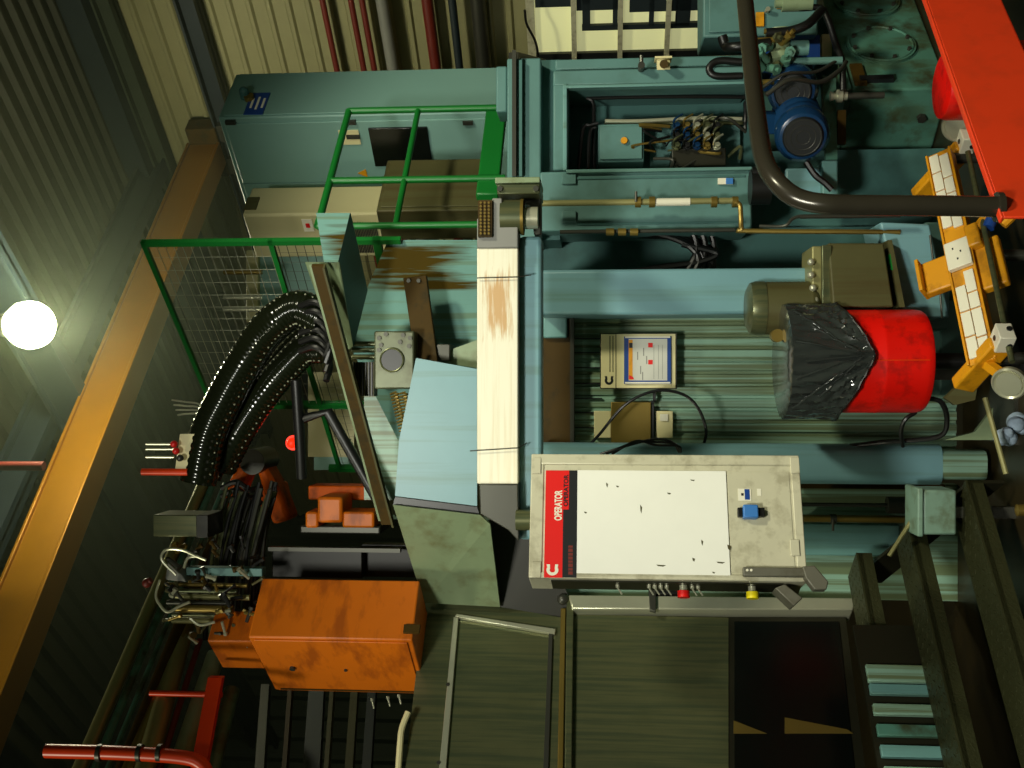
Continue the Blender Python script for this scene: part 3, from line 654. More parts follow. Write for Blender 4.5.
# left side furniture
SL = Face(o, back)
hd = o+Z*0
mb = MB(); PF.rect(mb, 742, 808, 569, 578, .01, .04); make('side_bracket', mb, M['bracket'], t, .005)
mb = MB(); PF.poly(mb, [(800, 569), (812, 568), (826, 584), (824, 592), (812, 592), (803, 580)], .0, .06); make('bracket_foot', mb, M['bracket'], t, .005)
mb = MB(); PF.poly(mb, [(775, 588), (785, 584), (803, 598), (794, 606)], -.12, .0); make('bracket_foot', mb, M['bracket'], t, .005)
mb = MB(); PF.poly(mb, [(778, 590), (790, 578), (806, 578), (800, 596)], -.14, -.08); make('foot_web', mb, M['rustp'], t)
mb = MB()
for x in (746, 750):
    q = PF.p(x-.0, 572 if x == 746 else 572, .04); mb.cyl(q, q+PF.n*.004, .006, n=8)
make('screw', mb, M['paper'], t)
nl = -wd
for x, mt, nm in ((685, 'redpl', 'stop_button'), (755, 'yel', 'start_button')):
    q = setz(o, zat(o, x))+back*.1; mb = MB(); mb.cyl(q, q+nl*.03, .018); bt = make(nm, mb, M['steelb'], t)
    mb = MB(); mb.cyl(q+nl*.03, q+nl*.06, .028); make('button_cap', mb, M['lemon' if mt == 'yel' else mt], bt)
for x in (618, 650, 656, 662, 668, 694, 700):
    q = setz(o, zat(o, x))+back*.1; mb = MB(); mb.cyl(q, q+nl*.02, .01, n=10); mb.tube([q+nl*.02, q+nl*.05-Z*.02], .004, 6); make('toggle_switch', mb, M['steelb'], t)
q0 = o+back*.03+Z*.1; mb = MB(); mb.box(q0, back*.2, nl*.006, Z*(zt_-zb_-.2)); make('side_plate', mb, M['steeld'], t)

# ================================================================== WALL DISPLAY, cable, terminal plates
t = thing('wall_display', 'cream plate with a blue framed chart display on the ribbed cover', 'display')
Dy = 6.4; DF = Face(at(640, 360, Dy), X)
mb = MB(); DF.rect(mb, 600, 677, 333, 389, -.03, -.0); make('plate_edge', mb, M['dgrey'], t, .002)
mb = MB(); DF.rect(mb, 601, 675.5, 334, 388, -.002, .006); pl_ = make('plate', mb, M['cream'], t, .002)
mb = MB(); DF.rect(mb, 624, 671, 336.5, 384, .006, .02); fr_ = make('frame', mb, M['blued'], t, .003)
mb = MB(); DF.rect(mb, 628.5, 667, 339, 380.5, .02, .022); sf = make('screen', mb, M['screen'], t)
mb = MB(); DF.rect(mb, 628.5, 632.5, 340, 380, .022, .0225); make('toolbar', mb, M['yel'], sf)
for y0 in (343, 360): mb = MB(); DF.rect(mb, 648, 652.5, y0, y0+4.5, .022, .023); make('red_square', mb, M['redpl'], sf)
mb = MB()
for x in (653.5, 658, 662): DF.rect(mb, x, x+.4, 345, 379, .022, .0225)
for x, y in ((637, 352), (643, 348), (642, 372), (640, 366), (646, 356)): DF.rect(mb, x, x+1, y, y+8, .022, .0225)
make('chart_line', mb, M['grey'], sf)
mb = MB(); DF.rect(mb, 629, 632.5, 343, 348, .0226, .023); make('icon', mb, M['blackp'], sf)
mb = MB(); DF.poly(mb, [(629, 379), (629, 375), (633, 377), (634, 379.5)], .0226, .023); make('icon', mb, M['redpl'], sf)
for y in (336.5, 382): mb = MB(); DF.rect(mb, 625, 670, y, y+1.6, .02, .022); make('frame_edge', mb, M['paper'], fr_)
mb = MB()
for x in (609.5, 612.5): DF.rect(mb, x, x+.9, 336, 372, .006, .0065)
DF.rect(mb, 615.5, 616.3, 334, 388, .006, .007); make('rule_line', mb, M['dgrey'], pl_)
q = DF.p(609, 380.5, .0065); mb = MB(); R_ = .026
mb.poly([q+X*x_+Z*y_ for x_, y_ in [(R_, R_)]+[(R_*math.cos(math.radians(60+k*20)), R_*math.sin(math.radians(60+k*20))) for k in range(13)]+[(R_, -R_), (R_, -R_*.45)]+[(R_*.45*math.cos(math.radians(300-k*20)), R_*.45*math.sin(math.radians(300-k*20))) for k in range(13)]+[(R_, R_*.45)]], -YY*.001)
make('emblem', mb, M['blackp'], pl_, flat=True)

mb = MB(); mb.tube(smooth(path([(580, 454, 6.3), (598, 436, 6.25), (625, 405, 6.2), (655, 391, 6.2), (682, 394, 6.2), (698, 408, 6.2), (706, 430, 6.25), (703, 446, 6.3), (697, 456, 6.3)]), 8), .009)
single('loop_cable', mb, M['black'], 'large loop of black cable below the wall display', 'cable')
for i in range(3):
    mb = MB(); mb.tube(smooth(path([(600+i*6, 454, 6.05), (630+i*3, 445-i*2, 6.0), (655, 439+i*3, 6.0), (672+i*3, 442+i*2, 6.0), (679+i, 452, 6.05)]), 6), .007)
    single('panel_cable', mb, M['black'], ('uppermost black cable curving behind the operator panel top', 'middle black cable curving behind the operator panel', 'lowest black cable hugging the top of the operator panel')[i], 'cable')
t = thing('terminal_plate', 'yellowed terminal plates mounted on the ribbed cover below the display', 'terminal')
mb = fbox(611, 651, 402, 444, 6.45, .06); make('plate', mb, M['brass'], t, .004)
mb = fbox(594, 611, 411, 438, 6.46, .05); make('side_block', mb, M['cream'], t, .004)
mb = fbox(656, 673, 411, 438, 6.46, .05); sb_ = make('side_block', mb, M['cream'], t, .004)
mb = fbox(660, 668, 414, 421, 6.45, .01); make('sticker', mb, M['paper'], sb_)
mb = MB(); vtube(mb, 402, 651, 654, 6.42, .01); fb(mb, 652, 654, 402, 444, 6.44, .05); make('divider', mb, M['blackp'], t)
mb = fbox(653, 656, 391, 402, 6.44, .03); make('cable_gland', mb, M['blackp'], t)

# ================================================================== STEEL ENCLOSURE on the left
SP = at(860, 603, 6.62); SW = Face(SP, A)
t = thing('steel_enclosure', 'large oily stainless steel enclosure wall beside the stair', 'enclosure')
def sw(mb, pts, lo, hi): SW.poly(mb, pts, lo, hi); return mb
mb = sw(MB(), [(424, 603), (500, 607), (565, 618), (566, 850), (396, 850)], -.05, 0); make('upper_sheet', mb, M['steel'], t)
mb = sw(MB(), [(455, 619), (457, 616), (556, 631), (555, 636)], 0, .03); make('frame_strip', mb, M['steelb'], t, .004)
mb = sw(MB(), [(454, 619), (459, 620), (440, 850), (432, 850)], 0, .03); make('frame_strip', mb, M['steelb'], t, .004)
mb = sw(MB(), [(549, 632), (553, 632), (546, 850), (540, 850)], 0, .02); make('frame_strip', mb, M['dgrey'], t, .003)
mb = sw(MB(), [(561, 612), (566, 612), (562, 850), (556, 850)], 0, .05); make('corner_post', mb, M['brass'], t, .005)
mb = sw(MB(), [(567, 600), (574, 606), (571, 850), (564, 850)], 0, .08); make('corner_post', mb, M['steel'], t, .005)
mb = sw(MB(), [(572, 617), (728, 620), (728, 850), (570, 850)], -.03, .03); make('door_sheet', mb, M['steel'], t)
mb = sw(MB(), [(569, 603), (850, 606), (852, 611), (850, 618), (572, 617)], -.05, .10); make('ledge', mb, M['steelb'], t, .008)
mb = sw(MB(), [(727, 619), (845, 619), (875, 850), (727, 850)], -.05, .02); make('window_frame', mb, M['steeld'], t)
mb = sw(MB(), [(734, 624), (838, 624), (862, 850), (734, 850)], .02, .03); make('window_pane', mb, M['glass'], t)
mb = sw(MB(), [(572, 596), (700, 596), (850, 600), (850, 604), (572, 601)], -.12, -.02); make('teal_edge', mb, M['teal'], t)
mb = sw(MB(), [(648, 597), (682, 597), (682, 603), (648, 603)], .05, .11); make('slide_block', mb, M['black'], t, .006)
mb = sw(MB(), [(648, 594), (655, 594), (655, 622), (649, 620)], .10, .13); make('latch', mb, M['dgrey'], t, .003)
mb = MB(); q = SW.p(563, 606, .08); mb.ball(q, .035); make('hinge_knuckle', mb, M['dgrey'], t)
mb = MB()
for y in (690, 768): q = SW.p(457-(y-619)*.12, y-3, .03); mb.cyl(q, q+SW.n*.006, .012, n=6)
make('bolt', mb, M['dgrey'], t)
# reflection of a yellow board, modelled as strips on the window pane
mb = sw(MB(), [(733, 723), (766, 736), (733, 736)], .031, .035); sw(mb, [(784, 720), (846, 732), (852, 736), (784, 736)], .031, .035); make('yellow_reflection', mb, M['brass'], t)

# ================================================================== STAIR
E3 = at(965, 480, 5.8); st = .36
t = thing('access_stair', 'dark chequer plate stair climbing to the steel enclosure', 'stair')
zs = [E3.z, zat(E3+B*st, 906), zat(E3+B*2*st, 856), ]
for i in range(3):
    q = setz(E3+B*(st*i), zs[i])
    mb = MB(); mb.box(q-Z*.035, -A*2.6, B*.27, Z*.035); mb.box(q-Z*.09, -A*2.6, B*.02, Z*.08)
    # raised chequer lugs are part of the plate
    for k in range(44):
        for j in range(5):
            p = q-A*(.04+k*.058)+B*(.03+j*.052)+Z*.001; dd = (A+B if (k+j) % 2 else A-B).normalized(); pp = dd.cross(Z)
            mb.box(p-dd*.014-pp*.003-Z*.004, dd*.028, pp*.006, Z*.006)
    make('tread', mb, M['tread'], t)
for s_ in (-.02, -2.62):
    mb = MB(); a_ = setz(E3, zs[0]-.2)+A*s_; b_ = setz(E3+B*(st*2+.3), zs[2]-.2)+A*s_
    mb.poly([a_, a_+Z*.18, b_+Z*.18, b_], A*.02); make('stringer', mb, M['steeld'], t)
t = thing('teal_slat_panel', 'teal slatted panel seen between the stair treads', 'panel')
P = setz(E3+B*(st*1.75), 0); SF = Face(P, A)
zh, zl_ = SF.p(884, 700).z, SF.p(938, 700).z
for k in range(15):
    mb = MB(); h_ = random.uniform(.05, .10); mb.box(setz(P, 0)-A*(.75+k*.11)+Z*(zl_-.04), -A*h_, B*.03, Z*(zh-zl_+.10)); make('slat', mb, M[('ways', 'teal', 'ways', 'tank', 'teal')[k % 5]], t, .004)
mb = MB(); mb.box(setz(P, 0)-A*.5+Z*(zl_-.06)+B*.035, -A*2.1, B*.03, Z*(zh-zl_+.14)); make('backing', mb, M['steeld'], t)
# ================================================================== FLOOR AROUND THE STAIR
o, a, b, c = ab(926, 962, 498, 5.75, 490, 537); 
t = thing('green_junction_box', 'weathered green junction box at the end of the stair treads', 'box')
z0, z1 = at(960, 510, 5.7).z, at(926, 510, 5.7).z
q = at(945, 535, 5.75); mb = MB(); wv2 = (at(945, 490, 5.75)-q)
mb.box(setz(q, z0), setz(wv2, 0), YY*.22, Z*(z1-z0)); make('body', mb, M['boxg'], t, .012)
mb = MB(); mb.box(setz(q, z1)-X*.01-YY*.01, setz(wv2, 0)+X*.02, YY*.24, Z*.03); make('lid', mb, M['boxg'], t, .008)
mb = MB(); mb.box(setz(q, 0)+X*.08+YY*.08, X*.06, YY*.06, Z*z0); make('post', mb, M['dgrey'], t)
t = thing('floor_bracket', 'triangular green floor bracket beside the pillar foot', 'bracket')
mb = MB(); mb.poly([at(944, 440, 5.9), at(975, 432, 5.9), at(993, 408, 5.9), at(993, 440, 5.9)], YY*.03); make('web', mb, M['greensheet'], t)
mb = MB(); mb.box(setz(at(993, 445, 5.8), .0), X*.4, YY*.35, Z*.02); make('foot', mb, M['dgrey'], t)
mb = MB(); ang = at(985, 430, 5.6)
for k in range(7): mb.ball(setz(ang, .02)+V3((random.uniform(-.05, .05), random.uniform(-.05, .05), .03+k*.02)), random.uniform(.035, .055), 8)
single('rag', mb, M['rag'], 'crumpled pale blue rag on the floor beside the bracket', 'rag')
mb = MB(); mb.tube([at(985, 398, 5.5), at(1006, 474, 5.4)], .013); single('floor_bar', mb, M['pale'], 'thin metal bar lying on the dark floor near the rag', 'bar')
mb = MB(); q = setz(at(992, 510, 5.5), 0); mb.lathe(q, Z, [(.05, 0), (.05, .05), (.03, .06), (.03, .12), (.001, .13)]); single('brass_fitting', mb, M['brass'], 'small brass fitting on the floor beside the lowest tread', 'fitting')

# ================================================================== RED DRUM with bag
dc = at(935, 361, 5.8); zt_, zb_ = at(793, 361, 5.62).z, at(936, 361, 5.58).z; R_ = .277; dc = V3((dc.x, 5.8+.05, zb_)); H = zt_-zb_
t = thing('red_drum', 'red oil drum topped with a black plastic bag', 'drum')
mb = MB(); mb.lathe(dc, Z, [(R_-.012, 0), (R_-.004, .012), (R_, .04), (R_, H*.33), (R_+.002, H*.34), (R_, H*.35), (R_, H*.66), (R_+.002, H*.67), (R_, H*.68), (R_, H-.03), (R_-.01, H-.01)], 56); make('shell', mb, M['red'], t)
mb = MB(); mb.tube([dc+V3((.0, -R_-.0005, .03)), dc+V3((.0, -R_-.0005, H-.05))], .003, 6); make('seam', mb, M['redo'], t)
mb = MB(); mb.cyl(setz(dc, .0), setz(dc, zb_), .045); mb.cyl(setz(dc, 0), setz(dc, .03), .16); make('stand', mb, M['black'], t)
# the bag: gathered at the rim, hanging longer towards the camera
mb = MB(); n = 144; rows = 22; vs = []; fs = []; a0 = -math.pi/2+.08                    # a0: where the tip of the bag hangs
def low(an):
    d_ = abs(((an-a0+math.pi) % (2*math.pi))-math.pi); return H*(.36+.20*max(0, 1-d_/1.1)**1.15)
def bagp(an, f, lift=0):
    d_ = ((an-a0+math.pi) % (2*math.pi))-math.pi; g = max(0, 1-abs(d_)/1.3)
    # folds fan out from the knot near the tip to the rim
    fan = d_/(.12+(1-f)*1.0)
    fold = .012*math.sin(fan*8)*g*(.35+f)*(1 if f < .93 else .4)+.005*math.sin(an*31-f*5)+.003*math.sin(an*53+f*8)
    r = R_+.030+fold+(.006 if f > .94 else 0)+lift
    if f == 0: r = R_-.02
    return dc+V3((r*math.cos(an), r*math.sin(an), H+.03-f*(low(an)+.03)-(.0 if f else 0)))
for i in range(rows+1):
    for k in range(n): vs.append(bagp(2*math.pi*k/n, i/rows))
for i in range(rows):
    for k in range(n): a_, b_ = i*n+k, i*n+(k+1) % n; fs.append((a_, b_, b_+n, a_+n))
vs.append(dc+Z*(H+.015)); fs += [(len(vs)-1, k, (k+1) % n) for k in range(n)]
mb.add(vs, fs); bg = make('bag', mb, M['bag'], t)
for da_, f1 in ((-1.0, .12), (-.75, .5), (-.4, .1), (-.1, .2), (.25, .08), (.55, .35), (.9, .15)):
    p_ = [bagp(a0+da_*(1-k/9)**1.0+(-.0), f1+(.88-f1)*k/9, .004) for k in range(10)]; mb = MB(); mb.tube(p_, lambda i: .0065-.0005*i, 6); make('crease', mb, M['bag'], bg)
mb = MB(); mb.tube([bagp(2*math.pi*k/80, 1.0, .002) for k in range(81)], .006, 6); make('cord', mb, M['black'], bg)
# cable from the drum, loop beneath
mb = MB(); mb.tube(smooth(path([(850, 446, 6.2), (885, 442, 6.1), (905, 441, 6.0), (940, 436, 5.9), (947, 420, 5.85), (941, 402, 5.8), (925, 398, 5.8)]), 6), .014)
mb.tube(smooth(path([(916, 412, 5.85), (905, 420, 5.85), (901, 432, 5.9), (903, 446, 6.0)]), 6), .012)
single('drum_cable', mb, M['black'], 'black cable curling under the red drum to the pillar', 'cable')
mb = fbox(928, 958, 366, 380, 6.1, .2); single('dark_post', mb, M['dgrey'], 'dark short post on the floor behind the red drum', 'post')

# ================================================================== GREY MOTOR, gearbox, blue base
t = thing('grey_motor', 'grey upright motor with a domed polished end beside the black bag', 'motor')
q0 = at(800, 308, 6.0); rr = .148; zt_, zb_ = at(746, 308, 6.0).z, at(815, 308, 6.0).z
mb = MB(); mb.lathe(setz(q0, zb_), Z, [(rr*.85, 0), (rr, .03)]+[(rr*(1 if i % 2 else .985), .03+i*.012) for i in range(1, 22)]+[(rr, .30)]); make('body', mb, M['rustp'], t)
H = zt_-zb_; mb = MB(); mb.lathe(setz(q0, zb_), Z, [(rr*1.02, .28), (rr*1.02, H-.05), (rr*.96, H-.02), (rr*.7, H), (.001, H)]); make('fan_cover', mb, M['steel'], t)
mb = MB(); q = at(776, 336, 5.85); mb.cyl(q, q-YY*.06, .035); make('cable_cap', mb, M['brass'], t)
mb = fbox(812, 822, 246, 306, 5.9, .3); make('top_flange', mb, M['pale'], t, .008)
mb = fbox(822, 832, 245, 308, 5.88, .3); make('step_flange', mb, M['steel'], t, .006)
t = thing('gearbox', 'olive grey square gearbox casing below the grey motor', 'gearbox')
mb = MB(); mb.poly([at(828, 243, 5.9), at(884, 243, 5.9), at(894, 307, 5.8), at(833, 307, 5.8)], YY*.35); make('casing', mb, M['rustp'], t, .01)
mb = MB(); mb.poly([at(888, 240, 5.92), at(892, 240, 5.92), at(905, 307, 5.82), at(900, 307, 5.82)], YY*.35); make('base_strip', mb, M['rustp'], t)
mb = MB(); mb.poly([at(890, 254, 5.90), at(894, 254, 5.90), at(897, 270, 5.88), at(892, 270, 5.88)], YY*.1); make('green_strip', mb, M['green'], t)
for x, y in ((811, 262), (811, 275), (813, 288), (815, 300)): mb = MB(); q = at(x, y, 5.88); mb.ball(q, .02, 10); make('bolt', mb, M['steelb'], t)
t = thing('stepped_plinth', 'pale blue stepped machine base box behind the yellow fixture', 'base')
mb = MB(); mb.poly([at(880, 222, 6.0), at(930, 224, 6.0), at(950, 318, 6.0), at(902, 318, 6.0)], YY*.4); make('body', mb, M['sheet'], t, .012)
mb = fbox(925, 948, 222, 330, 6.2, .4); fb(mb, 940, 975, 300, 395, 6.3, .3); make('plinth', mb, M['tealm'], t, .01)
mb = MB(); mb.tube(path([(942, 318, 5.97), (940, 290, 5.97), (933, 260, 5.97), (930, 235, 5.97)]), .006); make('seam', mb, M['dgrey'], t)
mb = fbox(937, 1000, 210, 400, 6.9, .1); single('back_skirt', mb, M['teals'], 'dull teal skirt along the foot of the machine', 'panel')

# ================================================================== HYDRAULIC UNIT on the right
o, a, b, c = ab(851, 938, 90, 6.9, -40, 205)
t = thing('hydraulic_tank', 'stained green hydraulic oil tank with round bolted covers', 'tank')
mb = MB(); o = setz(o, .0); c = Z*at(851, 90, 6.9).z; mb.box(o, a, b, c); make('body', mb, M['tank'], t, .015)
mb = MB(); mb.box(o-A*.02-B*.02+c, a+A*.04, b+B*.04, Z*.03); make('rim', mb, M['tank'], t, .006)
TR = Face(o, A); TLf = Face(o, B)
for x, y, r in ((884, 46, .25), (872, 2, .25)):
    q = TR.p(x, y, 0); q.z = o.z+c.z*.56
    mb = MB(); mb.cyl(q, q+TR.n*.02, r*.9, n=36); cv = make('cover', mb, M['tank'], t)
    mb = MB(); mb.ring(q+TR.n*.02, TR.n, r*.82, .008); make('cover_ring', mb, M['tank'], cv)
    for k in range(8): mb = MB(); an = k*math.pi/4+.3; p = q+A*(r*.75*math.cos(an))+Z*(r*.75*math.sin(an))+TR.n*.02; mb.cyl(p, p+TR.n*.02, .014, n=6); make('bolt', mb, M['dgrey'], cv)
mb = MB(); q = TLf.p(921, 117, 0); mb.cyl(q, q+TLf.n*.03, .03, n=6); make('drain_plug', mb, M['dgrey'], t)
mb = MB(); TR.rect(mb, 859, 893, 79, 83, .0, .03); make('handle', mb, M['blackp'], t)
mb = MB(); TR.rect(mb, 852, 864, 66, 86, .0, .02); make('rust_tab', mb, M['rust'], t)
t = thing('oil_filler', 'polished metal filler cap standing in front of the green tank', 'filler')
q = at(847, 96, 6.6); mb = MB(); mb.lathe(q, Z, [(.025, 0), (.025, .02), (.04, .03), (.04, .06), (.02, .07), (.03, .1)]); make('cap', mb, M['steelb'], t)
mb = MB(); mb.cyl(q-Z*.22, q, .02); make('stem', mb, M['dgrey'], t)
mb = fbox(838, 846, 110, 144, 6.6, .04); single('rust_plate', mb, M['rust'], 'narrow rusty plate at the left edge of the green tank', 'plate')
# motors
def motor(p0, p1, r, lb):
    t = thing('blue_motor', lb, 'motor'); ax = (p1-p0).normalized(); L = (p1-p0).length; mb = MB()
    mb.lathe(p0, ax, [(r*.6, 0), (r*.85, .01), (r, .05), (r, .12), (r*.93, .13)]+[(r*(.95 if i % 2 else .86), .13+i*.016) for i in range(int((L-.15)/.016))]+[(r*.7, L)], 32); make('body', mb, M['blue'], t)
    mb = MB(); mb.lathe(p0-ax*.012, ax, [(r*.68, 0), (r*.74, .014)], 28); fc = make('fan_cover', mb, M['blackp'], t)
    mb = MB()
    for k in (.25, .45, .64): mb.ring(p0-ax*.014, ax, r*k, .0015, 24, 5)
    make('fan_grille', mb, M['dgrey'], fc)
    mb = MB(); q = p0+ax*(L*.5)+Z*r*.8; mb.box(q-X*.06, X*.12, ax*.12, Z*.09); make('terminal_box', mb, M['blue'], t, .008)
motor(at(803, 137, 6.15), at(795, 112, 6.75), .155, 'blue electric motor, nearer one, with round fan cover')
motor(at(793, 92, 6.45), at(790, 72, 7.0), .15, 'blue electric motor, farther one, half hidden behind the pipes')
t = thing('motor_support', 'green steel frame carrying the blue motors', 'frame')
mb = MB(); mb.poly([at(822, 75, 6.7), at(836, 78, 6.7), at(838, 195, 6.5), at(828, 195, 6.5)], YY*.05); make('upright_plate', mb, M['tank'], t)
mb = fbox(822, 838, 160, 196, 6.5, .3); make('base_plate', mb, M['teal'], t, .01)
mb = fbox(786, 822, 168, 196, 6.55, .05); make('side_plate', mb, M['sheet'], t, .01)
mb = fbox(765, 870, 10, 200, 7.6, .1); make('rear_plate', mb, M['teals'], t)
mb = MB(); vtube(mb, 172, 752, 780, 6.1, .03); vtube(mb, 187, 750, 770, 6.15, .10, 24); single('accumulator', mb, M['black'], 'short black cylinder below the column recess', 'cylinder')
mb = MB(); mb.tube(smooth(path([(806, 162, 6.4), (815, 175, 6.4), (825, 183, 6.4), (832, 190, 6.4)])), .02); single('motor_hose', mb, M['black'], 'short thick black hose below the nearer blue motor', 'hose')
t = thing('control_cabinet', 'blue control cabinet at the right edge above the pumps', 'cabinet')
mb = MB(); fb(mb, 703, 818, -70, 36, 6.9, .4); make('body', mb, M['tealm'], t, .012)
mb = fbox(709, 740, -68, 32, 6.88, .02); make('door', mb, M['tealm'], t, .006)
mb = fbox(756, 764, 12, 26, 6.88, .02); make('tag', mb, M['yel'], t)
mb = fbox(777, 784, 0, 8, 6.88, .02); make('tag', mb, M['yel'], t)
mb = MB(); q = at(767, 11, 6.88); mb.cyl(q, q-YY*.04, .015); make('knob', mb, M['steelb'], t)
mb = fbox(745, 820, 36, 60, 7.0, .3); single('blue_plinth', mb, M['blued'], 'dark blue block under the control cabinet', 'block')
t = thing('pump_assembly', 'pale green pump with flanges and brass couplings beside the blue motors', 'pump')
mb = MB(); q = at(780, 56, 6.5); mb.lathe(q-X*.05, X, [(.05, 0), (.08, .02), (.08, .06), (.06, .08), (.06, .16), (.09, .17), (.09, .2)], 20); make('body', mb, M['greensheet'], t)
mb = MB(); vtube(mb, 48, 790, 808, 6.5, .045); make('cylinder', mb, M['teal'], t)
mb = MB(); vtube(mb, 61, 788, 842, 6.5, .022); make('shaft', mb, M['teal'], t)
for k, (x, y) in enumerate(((764, 58), (770, 68), (777, 73), (767, 47), (784, 40), (790, 50), (760, 66), (772, 36), (786, 66))):
    mb = MB(); q = at(x, y, 6.4+.03*(k % 3)); d_ = V3(((-1)**k*.3, -.6, (.5, -.4, .1)[k % 3])).normalized(); mb.cyl(q-d_*.03, q+d_*.05, .026, n=10); mb.cyl(q+d_*.05, q+d_*.065, .034, n=6); mb.cyl(q+d_*.065, q+d_*.09, .014, n=8)
    make('port', mb, M[('tank', 'tank', 'steel', 'tank', 'brass')[k % 5]], t)
for x0, x1, y in ((755, 778, 40), (764, 782, 31), (760, 774, 82), (728, 745, 62)): mb = MB(); vtube(mb, y, x0, x1, 6.4, .016); make('coupling', mb, M['brass'], t)
for l, r, lb in (([(766, 33, 6.4), (790, 31, 6.4), (808, 24, 6.4), (822, 10, 6.5)], .028, 'thick black hose rising from the pump toward the tank covers'),
        ([(722, 36, 6.5), (726, 46, 6.5), (735, 47, 6.4), (770, 43, 6.4)], .03, 'thick black hose elbow under the blue control cabinet'),
        ([(742, 62, 6.3), (718, 61, 6.3), (709, 69, 6.3), (716, 76, 6.3), (742, 76, 6.3)], .022, 'black hose bent back in a tight loop on the column top'),
        ([(766, 95, 6.2), (790, 80, 6.2), (820, 82, 6.3), (840, 70, 6.4), (846, 62, 6.5)], .014, 'thin grey hose arching over the blue motors'),
        ([(762, 88, 6.3), (785, 74, 6.3), (815, 72, 6.4), (838, 60, 6.5)], .010, 'thin grey hose just above the arching one'),
        ([(790, 2, 6.6), (800, 8, 6.6), (820, 8, 6.6), (828, 20, 6.6), (836, 45, 6.6), (842, 62, 6.55), (843, 90, 6.55)], .02, 'dark cable dropping past the tank edge to the filler')):
    mb = MB(); mb.tube(smooth(path(l), 6), r, 10); single('pump_hose', mb, M['black' if r > .015 else 'dgrey'], lb, 'hose')
mb = MB(); vtube(mb, 3, 782, 812, 6.6, .05); vtube(mb, 3, 775, 784, 6.6, .03); single('filter_canister', mb, M['greensheet'], 'small green filter canister at the right edge by the cabinet', 'filter')
mb = fbox(822, 832, 34, 60, 7.3, .1); single('cream_bracket', mb, M['cream'], 'small cream bracket behind the pump shaft', 'bracket')

# ================================================================== HANDRAIL on the red stringer
RB = at(1001, 217, 3.95); RA = at(925, 0, 5.05)-RB; LR = 4.2; RA = RA.normalized(); RBn = V3((-RA.y, RA.x, 0)).normalized()
t = thing('red_beam', 'red painted steel channel of the walkway in the near corner', 'beam')
mb = MB(); mb.box(RB-Z*.012, RA*LR, RBn*.03, Z*.012); mb.box(RB-Z*.34, RA*LR, RBn*.012, Z*.33); mb.box(RB-Z*.34, RA*LR, RBn*.04, Z*.012); make('channel', mb, M['redb'], t, .004)
for k in (1.2, 2.6): mb = MB(); mb.box(setz(RB+RA*k+RBn*.03, 0), A*.08, B*.06, Z*((RB+RA*k).z-.34)); make('leg', mb, M['redb'], t)
hp = [(1000, 207, 4.02), (960, 206, 4.02), (900, 205.5, 4.02), (850, 205, 4.02), (826, 204, 4.02), (806, 201, 4.04), (790, 194, 4.06), (775, 180, 4.1), (765, 162, 4.18), (760, 140, 4.28), (755, 100, 4.48), (750, 50, 4.75), (745, 0, 5.0), (741, -40, 5.25)]
t = thing('handrail', 'thick black tubular handrail bending down onto the red beam', 'handrail')
mb = MB(); mb.tube(smooth(path(hp), 5), .038, 20); make('tube', mb, M['pipeb'], t)
mb = MB(); q = at(1000, 207, 4.02); mb.cyl(q-Z*.005, q+Z*.015, .055); make('flange', mb, M['pipeb'], t)
# red round bin and dome behind the beam
q = setz(at(960, 86, 5.9), 0); zt_ = at(940, 86, 5.9).z
mb = MB(); mb.lathe(q, Z, [(.17, 0), (.18, .02), (.18, zt_-.04), (.17, zt_-.01), (.14, zt_), (.001, zt_)], 32); single('red_bin', mb, M['red'], 'bright red round bin half hidden behind the red beam', 'bin')

# ================================================================== YELLOW FIXTURE
G0 = at(982, 362, 5.2); G1 = at(938, 152, 5.95); gd = (G1-G0); gh = V3((gd.x, gd.y, 0)).normalized(); gw = gh.cross(Z)   # gw points to the camera side
if gw.dot(CAMP-G0) < 0: gw = -gw
L = gd.length; gu = gd.normalized(); gq = gu.cross(gw).normalized()
if gq.z < 0: gq = -gq
face = (gw*.8+gq*.6).normalized(); fu = gu.cross(face).normalized()
if fu.z < 0: fu = -fu
def gb(mb, s0, s1, u0, u1, h0, h1): return mb.box(G0+gu*s0+fu*u0+face*h0, gu*(s1-s0), fu*(u1-u0), face*(h1-h0))
def beam(mb, p, q, up_, w_, h_):             # a square bar from p to q
    d = (q-p); sd = d.cross(up_).normalized(); u2 = sd.cross(d).normalized(); return mb.box(p-sd*w_/2-u2*h_/2, d, sd*w_, u2*h_)
t = thing('alignment_fixture', 'yellow steel fixture bar faced with white tiles near the floor', 'fixture')
make('main_bar', gb(MB(), 0, L, -.065, .065, -.08, 0), M['yel'], t, .006)
for u0, u1 in ((-.068, -.056), (.056, .068)): make('edge_rail', gb(MB(), 0, L, u0, u1, 0, .012), M['yel'], t, .003)
s_ = .03; k = 0; lens = [(.10, .15), (.16, .09), (.09, .12), (.13, .14)]
tiles = [[], []]
for j, (u0, u1) in enumerate(((-.05, -.002), (.002, .05))):
    s_ = .03
    while s_ < L-.05:
        ln = lens[k % 4][j]; k += 1; e_ = min(s_+ln, L-.02)
        if not (s_ < L*.47+.09 and e_ > L*.47-.09): make('white_tile', gb(MB(), s_, e_, u0, u1, .001, .012), M['paper'], t, .002)
        s_ = e_+.01
make('center_plate', gb(MB(), L*.47-.085, L*.47+.085, -.06, .06, .001, .03), M['paper'], t, .003)
mb = MB()
for u0, v0 in ((-.02, .0), (.015, .03), (.0, -.04)): gb(mb, L*.47+v0, L*.47+v0+.012, u0, u0+.008, .03, .031)
make('hole_mark', mb, M['blackp'], t)
make('wing_plate', gb(MB(), L*.37, L*.37+.20, .05, .22, -.07, -.02), M['yel'], t, .01)
make('wing_flange', gb(MB(), L*.37, L*.37+.20, .20, .22, -.07, .03), M['yel'], t, .004)
